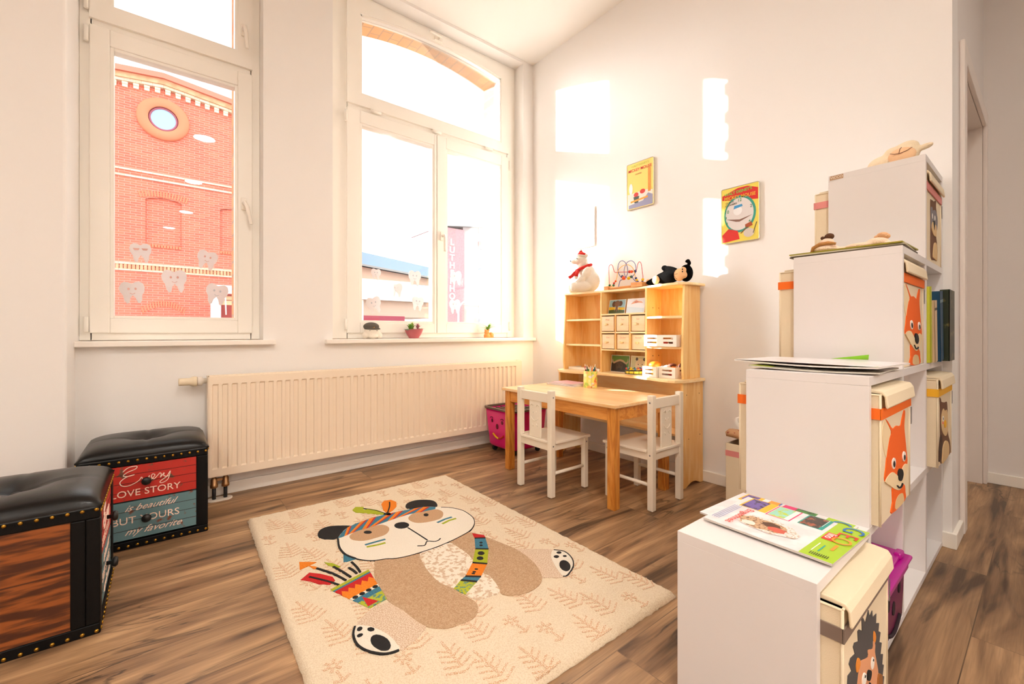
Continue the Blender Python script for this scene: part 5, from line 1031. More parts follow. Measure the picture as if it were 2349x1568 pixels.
b = MB().m(mat('tin_seam', (96, 86, 40), .5)); b.box(2.031, 2.034, 1.757, 1.7575, .501, .602); b.build('seam', g)
pc = [((0, 110, 160), 'teal'), ((236, 236, 232), 'white'), ((90, 80, 80), 'grey'), ((214, 24, 80), 'pink'), ((30, 28, 34), 'black'), ((50, 140, 40), 'green'), ((236, 120, 20), 'orange'), ((30, 100, 90), 'dark green'), ((200, 50, 40), 'red')]
for i, (c, nm) in enumerate(pc):
    a = 6.283 * i / 9; bx, by = 2.058 + .02 * math.cos(a), 1.79 + .02 * math.sin(a); tx, ty = 2.058 + .034 * math.cos(a), 1.79 + .034 * math.sin(a); zt_ = .628 + .014 * ((i * 5) % 4) / 3 * 1.4
    o = root('pencil', (bx, by, .503), label='%s coloured pencil standing in the printed tin' % nm, cat='pencil', group='coloured pencils in the tin')
    d = Vector((tx - bx, ty - by, zt_ - .504)); P = lambda f: Vector((bx, by, .504)) + d * f
    MB().m(mat('pencil_%d' % i, c, .35)).tube([P(0), P(.86)], .0042, 6, sm=False).build('barrel', o)
    MB().m(lightwood).tube([P(.86), P(.97)], [.0041, .0012], 6).build('tip', o)

# ================================================================ plush toys on the hutch
wf = mat('white_plush', (244, 236, 222), 1.0, bump=(300, 0.9)); rf = mat('red_felt', (214, 48, 40), .95, bump=(300, .5)); dkn = mat('plush_eye', (30, 24, 20), .3)
bl_f = mat('black_plush', (9, 8, 8), 1.0, bump=(300, .9), spec=.05); sk_f = mat('skin_plush', (240, 190, 140), .95, bump=(300, .4)); thread = mat('brown_thread', (110, 60, 40), .8)
g = root('polar_bear_plush', (2.265, 2.020, 1.112), math.radians(141), 'white plush polar bear with red scarf and red cap sitting on the hutch', 'soft toy')
g.scale = (1.14, 1.12, 1.0)
b = MB(False).m(wf)
E = lambda c, r, rot=None: b.ell(c, r, rot, 18, 12)
ry = lambda d: Matrix.Rotation(math.radians(d), 4, 'Y')
E((-.022, 0, .080), (.070, .066, .080)); E((-.012, 0, .135), (.052, .052, .060)); E((.008, 0, .185), (.036, .036, .045), ry(20)); E((.024, 0, .222), (.042, .037, .034)); E((.060, 0, .212), (.026, .018, .016)); E((-.005, .028, .252), (.011, .008, .013)); E((-.005, -.028, .252), (.011, .008, .013))
for s_ in (-1, 1):
    E((.028, s_ * .052, .036), (.056, .030, .036)); E((.076, s_ * .052, .034), (.020, .022, .032)); E((.000, s_ * .058, .128), (.026, .020, .045), ry(-20)); E((.028, s_ * .060, .085), (.018, .017, .034), ry(-40)); E((.048, s_ * .056, .068), (.016, .016, .016))
b.build('body', g, mods=[remesh(.0045, 3)])
b = MB(False).m(dkn).ell((.087, 0, .218), (.005, .007, .005)); b.build('nose', g)
for s_ in (-1, 1): MB(False).m(dkn).ell((.052, s_ * .028, .231), .0032, u=8, v=6).build('eye', g)
b = MB(False).m(rf).ell((.018, 0, .262), (.028, .028, .017)).ell((.024, 0, .277), (.014, .014, .014)); h = b.build('cap', g, mods=[remesh(.003, 3)])
MB(False).m(wf).ell((.022, 0, .292), .0075).build('pompom', h); MB(False).m(wf).tube([(.018 + .029 * math.cos(t), .029 * math.sin(t), .252 + .004 * math.cos(t)) for t in [k * .3927 for k in range(16)]], .0052, 8, closed=True).build('brim', h)
b = MB(False).m(rf); b.tube([(.006 + .043 * math.cos(t), .044 * math.sin(t), .172 + .020 * -math.cos(t)) for t in [k * .3142 for k in range(20)]], .0105, 10, closed=True)
b.tube([(.046, .014, .150), (.066, .030, .132), (.082, .036, .110), (.100, .038, .098)], [.010, .011, .011, .012], 8).tube([(.044, .024, .150), (.054, .044, .128), (.060, .052, .104)], [.010, .011, .012], 8); sc_ = b.build('scarf', g)
MB(False).m(wf).ell((.061, .054, .096), .0105).build('pompom', sc_)
g = root('monkey_plush', (2.262, 1.385, 1.112), math.radians(-90), 'black plush monkey with a beige smiling face lying on the hutch', 'soft toy')
b = MB(False).m(bl_f)
E((-.005, 0, .042), (.078, .038, .036)); E((.108, .006, .056), (.036, .036, .048)); E((.055, 0, .050), (.03, .03, .03)); E((.020, -.004, .086), (.052, .019, .017), ry(18)); E((-.020, -.004, .098), (.018, .018, .016)); E((-.09, .004, .030), (.055, .024, .021), ry(-12)); E((-.09, -.03, .020), (.035, .018, .016)); E((.128, 0, .112), (.010, .010, .016), ry(-30)); E((.118, 0, .122), (.015, .009, .009), ry(-20))
b.build('body', g, mods=[remesh(.0045, 3)])
b = MB(False).m(sk_f); E((.086, -.028, .046), (.030, .022, .036)); E((.108, -.026, .068), (.018, .018, .020)); E((.112, -.024, .044), (.018, .018, .020)); f_ = b.build('face', g, mods=[remesh(.0035, 3)])
for z in (.073, .060): MB(False).m(dkn).ell((.113, -.0425, z), (.0042, .003, .0042), u=8, v=6).build('eye', f_)
b = MB(False).m(thread).tube([(.074, -.046, .072), (.066, -.0475, .058), (.066, -.049, .044), (.074, -.049, .028), (.082, -.046, .020)], .0012, 6).tube([(.066, -.049, .048), (.088, -.0505, .050)], .001, 6); b.build('mouth', f_)
for c, r in (((-.055, -.038, .030), (.022, .016, .025)), ((-.130, .0, .024), (.012, .02, .022))): MB(False).m(sk_f).ell(c, r).build('foot', g)
# bead maze
g = root('bead_maze', (2.255, 1.675, 1.112), label='wooden bead maze with coloured wires on the hutch', cat='bead maze')
bw = wood('maze_wood', (240, 180, 112), (222, 152, 84), 'Y', 1, .4, rings=2)
MB().m(bw).box(2.235, 2.305, 1.795, 1.83, 1.1125, 1.137).box(2.278, 2.305, 1.64, 1.795, 1.1125, 1.1325).build('base_block', g, bevel=.002)
MB().m(bw).box(2.212, 2.305, 1.565, 1.605, 1.1125, 1.1405).box(2.25, 2.275, 1.53, 1.565, 1.1125, 1.1405).box(2.212, 2.25, 1.525, 1.565, 1.1125, 1.1405).build('base_block', g, bevel=.002)
MB().m(bw).tube([(2.245, 1.60, 1.123), (2.245, 1.80, 1.123)], .0055, 12).build('dowel', g)
def sm(pts, n=5):
    o = []
    for i in range(len(pts) - 1):
        p0, p1, p2, p3 = [Vector(q) for q in (pts[max(i - 1, 0)], pts[i], pts[i + 1], pts[min(i + 2, len(pts) - 1)])]
        for k in range(n): t = k / n; o.append(.5 * (2 * p1 + (p2 - p0) * t + (2 * p0 - 5 * p1 + 4 * p2 - p3) * t * t + (3 * p1 - p0 - 3 * p2 + p3) * t ** 3))
    return o + [Vector(pts[-1])]
wr = {'red': (mat('wire_red', (200, 40, 44), .35), 2.275, [(1.815, 1.130), (1.819, 1.201), (1.822, 1.252), (1.818, 1.273), (1.804, 1.28), (1.791, 1.271), (1.783, 1.249), (1.776, 1.231), (1.763, 1.225), (1.716, 1.223), (1.64, 1.216), (1.616, 1.217), (1.606, 1.227), (1.601, 1.253), (1.589, 1.271), (1.576, 1.262), (1.57, 1.237), (1.566, 1.202), (1.562, 1.171), (1.570, 1.139)]),
      'yellow': (mat('wire_yellow', (244, 180, 50), .35), 2.255, [(1.800, 1.132), (1.768, 1.145), (1.752, 1.165), (1.741, 1.189), (1.732, 1.229), (1.706, 1.253), (1.675, 1.261), (1.645, 1.255), (1.621, 1.235), (1.609, 1.203), (1.599, 1.175), (1.585, 1.140)]),
      'blue': (mat('wire_blue', (52, 56, 140), .35), 2.235, [(1.713, 1.125), (1.713, 1.158), (1.708, 1.17), (1.685, 1.174), (1.703, 1.177), (1.724, 1.199), (1.733, 1.227), (1.726, 1.258), (1.706, 1.279), (1.678, 1.284), (1.65, 1.272), (1.631, 1.249), (1.622, 1.223), (1.625, 1.199), (1.640, 1.180), (1.660, 1.176)]),
      'blue2': (mat('wire_blue', (52, 56, 140), .35), 2.290, [(1.602, 1.139), (1.634, 1.169), (1.64, 1.183), (1.657, 1.187), (1.64, 1.186), (1.62, 1.198), (1.613, 1.222), (1.62, 1.254), (1.64, 1.279), (1.667, 1.29), (1.698, 1.285), (1.718, 1.262), (1.726, 1.235), (1.721, 1.209), (1.705, 1.190), (1.68, 1.178)])}
for k_, (m_, x, pts) in wr.items():
    n_ = len(pts); xx = lambda i: x + (0.03 * math.sin(i / n_ * 6.28) if k_ == 'blue' else (-.02 * math.sin(i / n_ * 6.28) if k_ == 'blue2' else 0))
    MB().m(m_).tube(sm([(xx(i), y, z) for i, (y, z) in enumerate(pts)]), .0019, 8).build('wire', g)
bcol = {'g': grn, 'r': rdd, 'o': mat('bead_orange', (240, 90, 24), .3), 'b': mat('bead_navy', (52, 58, 110), .3), 'y': mat('bead_yellow', (244, 200, 20), .3)}
for (y, z, c, x, r) in [(1.815, 1.146, 'g', 2.275, .0065), (1.768, 1.141, 'g', 2.255, .0065), (1.764, 1.154, 'r', 2.255, .006), (1.752, 1.166, 'o', 2.255, .006), (1.659, 1.218, 'r', 2.275, .0075), (1.643, 1.217, 'o', 2.275, .0075), (1.618, 1.217, 'b', 2.275, .0075), (1.692, 1.188, 'b', 2.245, .0085), (1.673, 1.177, 'o', 2.235, .0105), (1.652, 1.187, 'g', 2.285, .0075), (1.655, 1.176, 'y', 2.26, .0085), (1.598, 1.170, 'b', 2.255, .0065), (1.591, 1.158, 'y', 2.255, .0065), (1.585, 1.146, 'b', 2.255, .0065), (1.563, 1.160, 'y', 2.275, .0075), (1.566, 1.147, 'b', 2.275, .0065)]:
    MB().m(bcol[c]).ell((x, y, z), r * 1.2, u=12, v=8).build('bead', g)

# ================================================================ tin wall posters
def poster(y1, z0, wd, h, bgc, art, texts, label):
    o = root('tin_poster', (2.386, y1 - wd / 2, z0), label=label, cat='wall poster', group='tin posters on the back wall')
    Mx = frame((2.3865, y1, z0), (0, -1, 0), (0, 0, 1))
    b = MB().m(mat('tin_' + '_'.join(map(str, bgc)), bgc, .3)); b.at(Mx)
    r = .008
    pts = [(wd - r + r * math.cos(t), h - r + r * math.sin(t)) for t in (0, .5, 1.07, 1.57)] + [(r + r * math.cos(t), h - r + r * math.sin(t)) for t in (1.57, 2.1, 2.6, 3.14)] + [(r + r * math.cos(t), r + r * math.sin(t)) for t in (3.14, 3.7, 4.2, 4.71)] + [(wd - r + r * math.cos(t), r + r * math.sin(t)) for t in (4.71, 5.2, 5.8, 6.28)]
    b.prism(pts, 'Z', .0, .006); b.build('sheet', o)
    b = MB().m(mat('tin_rim', (206, 200, 190), .25, .6)); b.at(Mx); b.tube([(x, y, .006) for x, y in pts], .002, 6, closed=True); b.build('rim', o)
    b = MB(); b.at(Mx)
    for i, (c, P_) in enumerate(art):
        b.m(mat('print_%d_%d_%d' % c, c, .35)); b.f([b.v((u * wd, v * h, .0063 + i * .00012)) for u, v in P_])
    if art: b.build('print', o)
    b = MB()
    for t, s_, u, v, c, rot, sx in texts:
        b.m(mat('print_%d_%d_%d' % c, c, .35)); b.at(Mx); b.text(t, s_, Matrix.Translation((u * wd, v * h, .0079)) @ Matrix.Rotation(rot, 4, 'Z'), sx=sx, bold=.0003)
    if texts: b.build('lettering', o)
poster(1.757, 1.638, .200, .297, (248, 218, 120), [((234, 226, 214), [(.03, .02), (.97, .02), (.97, .32), (.7, .36), (.03, .34)]), ((150, 150, 178), [(.08, .02), (.97, .02), (.97, .22), (.8, .28), (.62, .14), (.08, .10)]), ((210, 60, 50), El(.60, .34, .10, .05)), ((210, 60, 50), El(.36, .30, .09, .05)), ((70, 84, 74), [(.30, .12), (.44, .12), (.48, .26), (.26, .26)]), ((238, 160, 60), [(.15, .14), (.8, .18), (.8, .22), (.15, .18)]), ((236, 238, 240), El(.16, .45, .07, .12)), ((222, 150, 60), [(.80, .3), (.9, .3), (.9, .8), (.8, .82)])],
       [("WALT DISNEY'S", .018, .5, .93, (190, 200, 80), 0, 1.05), ('MICKEY MOUSE', .026, .5, .84, (214, 40, 44), 0, .95), ('magician', .014, .45, .745, (190, 110, 60), 0, 1)],
       'small yellow tin poster with red title, left one high on the back wall')
poster(1.136, 1.318, .194, .296, (232, 214, 96), [((210, 44, 44), [(.03, .80), (.97, .70), (.97, .90), (.7, .97), (.45, .97), (.03, .88)]), ((60, 156, 140), El(.50, .50, .42, .33, 32)), ((222, 216, 214), El(.49, .50, .37, .29, 32)), ((214, 50, 44), [(.03, .02), (.5, .05), (.45, .2), (.2, .26), (.03, .16)]), ((236, 236, 236), El(.45, .56, .12, .08)), ((66, 150, 206), [(.34, .60), (.58, .63), (.56, .67), (.36, .66)]), ((130, 96, 84), [(.14, .44), (.5, .40), (.84, .45), (.5, .36), (.4, .37)]), ((170, 84, 50), [(.66, .22), (.84, .26), (.80, .33), (.64, .29)]), ((120, 70, 44), [(.52, .15), (.54, .14), (.72, .24), (.70, .25)]), ((210, 200, 190), El(.74, .14, .14, .08)), ((90, 90, 70), [(.84, .12), (.86, .12), (.95, .30), (.93, .31)])],
       [("WALT DISNEY'S", .020, .46, .90, (110, 210, 90), .06, 1.0), ('MICKEY MOUSE', .024, .5, .81, (236, 190, 60), -.02, .95), ('CLOCK', .013, .24, .735, (90, 80, 60), .1, 1), ('CLEANERS', .013, .27, .69, (90, 80, 60), .1, 1), ('12', .022, .5, .745, (60, 140, 90), 0, 1), ('2', .022, .80, .60, (40, 90, 70), 0, 1), ('10', .024, .16, .57, (60, 140, 90), 0, 1), ('9', .024, .13, .46, (60, 140, 90), 0, 1), ('8', .020, .16, .36, (60, 140, 90), 0, 1), ('5', .016, .66, .235, (60, 140, 90), 0, 1), ('4', .02, .76, .34, (60, 140, 90), 0, 1)],
       'tin poster with a green clock ring on yellow, right one on the back wall')
poster(2.228, 1.455, .194, .284, (236, 226, 214), [((226, 90, 80), [(.03, .78), (.97, .78), (.97, .95), (.03, .95)]), ((210, 206, 200), El(.5, .42, .3, .22, 20))], [], 'pale tin poster above the plush polar bear')

# ================================================================ window sill things
S2 = .798
g = root('sailor_plush', (1.045, 2.735, S2), math.radians(-10), 'round white figure with a grey knitted cap on the window sill', 'soft toy')
b = MB(False).m(wf); E((0, 0, .046), (.050, .034, .044)); E((-.042, 0, .022), (.020, .022, .022)); E((.042, 0, .022), (.022, .022, .022)); E((.0, -.02, .018), (.03, .02, .018)); b.build('body', g, mods=[remesh(.004, 3)])
cap = mat('grey_knit', (104, 98, 88), .95, bump=(500, .9))
b = MB(False).m(cap); E((-.006, .002, .078), (.050, .036, .028)); E((.0, -.004, .064), (.051, .037, .010)); h = b.build('cap', g, mods=[remesh(.003, 2)])
MB(False).m(mat('gold_badge', (220, 160, 60), .4, .4)).tube([(.0, -.038, .070), (.008, -.038, .074)], .002, 6).build('badge', h)
for x in (-.02, .024): MB(False).m(dkn).ell((x, -.030, .052), (.004, .0025, .002), u=8, v=6).build('eye', g)
def leafy(b, base, tip, w, m_, bend=.3, up=None):
    b.m(m_); base = Vector(base); tip = Vector(tip); d = tip - base; sd_ = d.cross(Vector((0, 0, 1)))
    if sd_.length < 1e-5: sd_ = Vector((1, 0, 0))
    sd_.normalize(); nrm = sd_.cross(d).normalized(); n_ = 6; L_, R_, C_ = [], [], []
    for k in range(n_ + 1):
        t = k / n_; p = base + d * t + nrm * bend * d.length * math.sin(t * math.pi) * .5; wd = w * math.sin(math.pi * min(1, t * .85 + .12)) ** .8
        L_.append(b.v(p + sd_ * wd)); R_.append(b.v(p - sd_ * wd)); C_.append(b.v(p - nrm * wd * .25))
    for k in range(n_):
        b.f([L_[k], L_[k + 1], C_[k + 1], C_[k]], True); b.f([C_[k], C_[k + 1], R_[k + 1], R_[k]], True)
g = root('succulent_pot', (1.335, 2.735, S2), label='ribbed dusky pink bowl planted with mixed succulents on the window sill', cat='potted plant')
g.scale = (1.1, 1.1, 1.18)
pot = mat('dusky_pink_pot', (196, 106, 112), .6)
b = MB().m(pot); pr = [(.026, S2 + .0005)]
for k in range(14): pr.append((.028 + .028 * math.sin(k / 13 * 1.35) + (.0012 if k % 2 else -.0006), S2 + .002 + .052 * k / 13))
b.lathe(pr + [(.050, S2 + .054), (.048, S2 + .046)], (1.335, 2.735, 0), 32, cap=False); b.build('pot', g)
MB().m(mat('potting_soil', (70, 50, 36), .95)).lathe([(.001, S2 + .047), (.049, S2 + .047)][::-1], (1.335, 2.735, 0), 24, cap=True).build('soil', g)
lg = mat('succulent_green', (120, 170, 70), .5); lg2 = mat('succulent_blue_green', (100, 160, 130), .5); lp = mat('succulent_pink', (206, 130, 140), .5); ly = mat('succulent_yellow_green', (176, 190, 80), .5)
rs = random.Random(5)
def rosette(name, cx, cy, n, R, H, m_, w, seed=1):
    b = MB(); r2 = random.Random(seed)
    for k in range(n):
        a = 6.283 * k / n * 2.4 + r2.uniform(-.2, .2); e = .3 + .7 * (k / n); leafy(b, (cx, cy, S2 + .044), (cx + R * e * math.cos(a), cy + R * e * math.sin(a), S2 + .048 + H * (1.15 - e * .6)), w, m_, .35)
    b.build(name, g)
rosette('green_rosette', 1.308, 2.73, 14, .034, .040, lg, .009, 2); rosette('pink_rosette', 1.358, 2.73, 26, .030, .042, lp, .0035, 3); rosette('yellow_rosette', 1.333, 2.752, 14, .026, .050, ly, .007, 4); rosette('trailing_stems', 1.372, 2.722, 12, .036, .012, mat('succulent_tan', (206, 170, 120), .6), .005, 6); rosette('blue_leaves', 1.292, 2.722, 6, .052, .004, lg2, .015, 8)
g = root('animal_planter', (1.962, 2.735, S2), label='small orange animal shaped planter with a spiky grassy plant', cat='potted plant')
orp = mat('orange_glazed_planter', (236, 150, 70), .3, coat=.4)
b = MB().m(orp); b.ell((1.945, 2.735, S2 + .040), (.020, .02, .022)); b.ell((1.945, 2.735, S2 + .018), (.022, .022, .018)).ell((1.985, 2.735, S2 + .022), (.022, .02, .022)).box(1.926, 2.002, 2.722, 2.748, S2, S2 + .024).ell((1.930, 2.732, S2 + .060), .008).ell((1.960, 2.732, S2 + .060), .008); b.build('planter', g, mods=[remesh(.003, 2)])
palm = mat('palm_green', (84, 140, 40), .6); palm2 = mat('palm_green_light', (110, 160, 50), .6)
b = MB(); 
for k in range(18):
    a = 6.283 * k / 16 + rs.uniform(-.2, .2); R_ = rs.uniform(.045, .078); leafy(b, (1.955, 2.735, S2 + .055), (1.955 + R_ * math.cos(a), 2.735 + R_ * .8 * math.sin(a), S2 + .070 + rs.uniform(0, .045)), .0055, palm if k % 3 else palm2, .4)
b.build('leaves', g)
# ================================================================ stepped shelf
XS = [.934, 1.296, 1.658, 2.020]; YA, YB = .548, .2706; TT = .018
LV = [0.375, .7315, 1.088, 1.4445]; XE = 2.380
g = root('stepped_shelf', (1.66, .41, 0), label='white stepped cube shelf climbing in four steps to the back wall', cat='shelf')
MB().m(white_l).box(XS[0], XE, YB, YA, 0.004, .022).build('bottom_board', g, bevel=.0008)
for i, z in enumerate(LV):
    MB().m(white_l).box(XS[i], XE, YB, YA, z - .022, z).build('shelf_board', g, bevel=.0008)
for i, x in enumerate(XS + [XE - TT]):
    for r in range(4):
        if i < 4 and r > i: continue
        if i == 4: pass
        z0 = .022 if r == 0 else LV[r - 1]
        MB().m(white_l).box(x, x + TT, YB, YA, z0, LV[r] - .022).build('upright_panel', g, bevel=.0008)
b = MB().m(mat('sticker_brown', (176, 140, 104), .6)).box(2.0194, 2.0201, .500, .543, 1.426, 1.442); s_ = b.build('maker_sticker', g)
MB().m(mat('sticker_cream', (236, 222, 206), .6)).text('VICCO', .013, frame((2.0193, .5215, 1.434), (0, -1, 0), (0, 0, 1)), bold=.0003).build('lettering', s_)

# ================================================================ canvas storage boxes
AM = {'cream2': mat('felt_cream', (236, 214, 172), .9), 'cream3': mat('felt_sand', (222, 190, 140), .9), 'orange': mat('felt_orange', (238, 100, 14), .9), 'orange2': mat('felt_amber', (226, 140, 48), .9), 'white': mat('felt_white', (240, 234, 226), .9),
      'black': mat('felt_black', (22, 20, 20), .8), 'grey': mat('felt_charcoal', (78, 74, 74), .9), 'skin': mat('felt_peach', (222, 158, 116), .9), 'brown': mat('felt_brown', (112, 74, 50), .9), 'brown2': mat('felt_dark_brown', (70, 44, 30), .9),
      'brown3': mat('felt_tan_brown', (150, 96, 44), .9), 'yellow': mat('felt_yellow', (240, 180, 40), .9), 'pink': mat('felt_pink', (230, 120, 110), .9), 'slate': mat('felt_slate', (128, 122, 126), .9)}
stripe = {'orange': mat('orange_ribbon', (244, 112, 20), .7), 'pink': mat('pink_ribbon', (222, 140, 136), .7), 'yellow': mat('yellow_ribbon', (244, 184, 40), .7), 'grey': mat('grey_ribbon', (126, 108, 96), .7)}
def canvas_box(x0, x1, y0, y1, z0, h, st_, art, label, sx=1.0, artname='applique', tag_y=True, lid=True, off=(0, 0)):
    o = root('canvas_box', ((x0 + x1) / 2, (y0 + y1) / 2, z0), label=label, cat='storage box', group='cream canvas boxes with animal appliques')
    z1 = z0 + h
    b = MB().m(canvas)
    # slightly bulging walls
    n_ = 8
    def wall(P0, P1, nx, ny):
        G = []
        for j in range(7):
            v = j / 6; row = []
            for i in range(n_ + 1):
                u = i / n_; k = .004 * math.sin(math.pi * u) * math.sin(math.pi * v) + rnd.uniform(-.0004, .0004)
                row.append(b.v((P0[0] + (P1[0] - P0[0]) * u + nx * k, P0[1] + (P1[1] - P0[1]) * u + ny * k, z0 + .001 + (h - .001) * v)))
            G.append(row)
        for j in range(6):
            for i in range(n_): b.f([G[j][i], G[j][i + 1], G[j + 1][i + 1], G[j + 1][i]], True)
    wall((x0, y0), (x1, y0), 0, -1 if not art else 0); wall((x1, y0), (x1, y1), 0.3, 0); wall((x1, y1), (x0, y1), 0, 1); wall((x0, y1), (x0, y0), -.3, 0)
    b.f([b.v(p) for p in ((x0, y0, z0 + .001), (x0, y1, z0 + .001), (x1, y1, z0 + .001), (x1, y0, z0 + .001))])
    b.m(canvas_in).f([b.v(p) for p in ((x0 + .004, y0 + .004, z1 - .03), (x1 - .004, y0 + .004, z1 - .03), (x1 - .004, y1 - .004, z1 - .03), (x0 + .004, y1 - .004, z1 - .03))])
    b.build('fabric_walls', o)
    b = MB().m(canvas)                                     # seam piping at the vertical edges and top rim
    for x, y in ((x0, y0), (x1, y0), (x0, y1), (x1, y1)): b.tube([(x, y, z0 + .001), (x, y, z1)], .0028, 6)
    for P_, Q_ in (((x0, y0), (x1, y0)), ((x1, y0), (x1, y1)), ((x1, y1), (x0, y1)), ((x0, y1), (x0, y0))): b.tube([(P_[0], P_[1], z1), (Q_[0], Q_[1], z1)], .0026, 6)
    b.build('piping', o)
    zs = z1 - .058
    b = MB().m(stripe[st_]); ring2 = lambda a, c, d, e: [a, c, d, e]
    b.box(x0 - .0042, x1 + .0042, y0 - .0042, y0 - .0032 + .002, zs, zs + .026).box(x0 - .0042, x1 + .0042, y1 + .0022, y1 + .0052, zs, zs + .026).box(x0 - .0042, x0 - .0012, y0 - .002, y1 + .003, zs, zs + .026).box(x1 + .0012, x1 + .0042, y0 - .002, y1 + .003, zs, zs + .026)
    b.build('ribbon', o)
    if lid:
        b = MB().m(canvas); prof = [(y1 - .01, z1 + .002), (y1 - .01, z1 + .010), (y0 + .02, z1 + .012), (y0 - .004, z1 + .009), (y0 - .011, z1 - .002), (y0 - .014, z1 - .028), (y0 - .012, z1 - .033), (y0 - .008, z1 - .030), (y0 - .006, z1 - .004), (y0 + .0, z1 + .002)]
        b.prism(prof, 'X', x0 + .008, x1 - .004); b.build('lid', o, bevel=.003)
    if art:
        mz = max(p[1] for c, P_ in art for p in P_); fz = min(1.0, (h - .064) / mz)
        b = MB()
        for i, (c, pts) in enumerate(art):
            b.m(AM[c]); P_ = [(x0 + min(max(p[0] * sx + off[0], .006), x1 - x0 - .005), z0 + min(max(p[1] * fz, .002), h - .062)) for p in pts]
            if c != 'grey' and len(P_) > 4: P_ = smooth2(P_, 3)
            b.prism(P_, 'Y', y0 - .0012 - .0004 * i, y0 + .0006)
        b.build(artname, o)
    b = MB().m(mat('tag_grey', (132, 126, 122), .8)).box(x1 + .001, x1 + .011, y0 - .0045, y0 - .0035, zs - .052, zs - .004)
    t = b.build('care_tag', o)
    MB().m(mat('tag_black', (20, 20, 20), .7)).text('3SPROUTS', .0085, frame((x1 + .0062, y0 - .0049, zs - .028), (0, 0, 1), (-1, 0, 0)), sx=.95).build('lettering', t)
    return o
rnd = random.Random(9)
BH = .318
canvas_box(.955, 1.287, .238, .546, .0225, .312, 'grey', ART['hedgehog'], 'cream canvas box with a grey hedgehog, in the lowest front cube', artname='hedgehog_applique')
canvas_box(1.322, 1.650, .256, .576, .3755, .312, 'orange', ART['fox'], 'cream canvas box with an orange fox, nearer and lower of the two fox boxes', artname='fox_applique')
canvas_box(1.684, 2.008, .277, .598, .732, .312, 'orange', ART['fox'], 'cream canvas box with an orange fox, farther and higher of the two fox boxes', artname='fox_applique')
canvas_box(2.046, 2.352, .274, .598, 1.0885, .300, 'pink', [[c, [(p[0] - .0, p[1]) for p in P_]] for c, P_ in ART['bear']], 'cream canvas box with a brown bear and pink ribbon in the topmost cube', sx=.75, artname='bear_applique')
canvas_box(2.050, 2.352, .246, .574, .3755, .300, 'yellow', ART['owl'], 'cream canvas box with a brown owl and yellow ribbon beside the back wall', sx=.78, artname='owl_applique')
# box standing on the floor behind the shelf, lid open, things sticking out
whale = [['grey', [(.02, .20), (.05, .19), (.10, .15), (.14, .10), (.17, .06), (.12, .09), (.06, .13), (.03, .17)]]]
o = root('canvas_chest', (2.18, .80, 0), label='open cream canvas chest with a pink ribbon on the floor behind the shelf', cat='storage box')
x0, x1, y0, y1, h = 2.02, 2.34, .62, .944, .33
b = MB().m(canvas)
b.box(x0, x0 + .004, y0, y1, .001, h); b.box(x1 - .004, x1, y0, y1, .001, h); b.box(x0, x1, y0, y0 + .004, .001, h); b.box(x0, x1, y1 - .004, y1, .001, h); b.box(x0, x1, y0, y1, .001, .005)
b.build('fabric_walls', o, bevel=.002)
b = MB().m(stripe['pink']).box(x0 - .0012, x0, y0, y1, .272, .298).box(x0, x1, y1, y1 + .0012, .272, .298); b.build('ribbon', o)
MB().m(AM['grey']).prism([(y1 - .075, .165), (y1 - .10, .170), (y1 - .15, .15), (y1 - .20, .09), (y1 - .21, .05), (y1 - .17, .06), (y1 - .12, .09), (y1 - .09, .13)], 'X', x0 - .0016, x0).build('applique', o)
ow = mat('printed_cloth', (196, 150, 108), .9, var=(60, (150, 60, 44), .62, .66))
b = MB().m(ow); G = []
for j in range(9):
    G.append([b.v((x0 + .01 + .28 * i / 8, y0 + .03 + .30 * j / 8, .358 + .040 * j / 8 * 0 + .016 * math.sin(i * 1.3) * math.cos(j * .9) + .02 * (j / 8))) for i in range(9)])
for j in range(8):
    for i in range(8): b.f([G[j][i], G[j][i + 1], G[j + 1][i + 1], G[j + 1][i]], True)
b.build('patterned_cushion', label='brown patterned cushion stuffed in the open canvas chest', cat='cushion', mods=[lambda o_: setattr(o_.modifiers.new('thick', 'SOLIDIFY'), 'thickness', .022)])
b = MB().m(mat('white_tray', (238, 234, 226), .4)).prism([(.60, .425), (.60, .412), (.90, .405), (.915, .415), (.915, .445), (.905, .445), (.902, .422)], 'X', 2.05, 2.30); b.build('play_tray', label='white plastic tray on top of the patterned cushion in the chest', cat='tray')

# purple lidded crate in the second cube of the bottom row
purp = mat('purple_plastic', (176, 0, 140), .3, coat=.3); aub = mat('aubergine_plastic', (96, 20, 66), .4)
o, bo = facecrate('face_crate', 1.322, 1.650, .260, .540, .0225, .192, aub, purp, 'purple lidded plastic crate with face cutouts in the bottom row of the shelf', tap=.004)
b = MB().m(purp).box(1.318, 1.654, .248, .550, .1955, .206).box(1.336, 1.634, .266, .536, .206, .218); b.box(1.59, 1.63, .262, .280, .206, .224); b.build('lid', o, bevel=.006, seg=3)
b = MB().m(mat('dark_hole', (30, 6, 20), .8)); yf_ = lambda z: .260 + .004 * (.192 - z) / .17 - .0018
for cx, cz, a_, c_ in ((1.43, .145, .012, .016), (1.55, .150, .012, .016), (1.49, .115, .014, .018)): b.prism(ov(cx, cz, a_, c_), 'Y', yf_(cz), yf_(cz) + .003)
b.tube([(1.42 + .14 * k / 6, yf_(.07), .072 - .022 * math.sin(math.pi * k / 6)) for k in range(7)], .0045, 6); b.build('face', o)

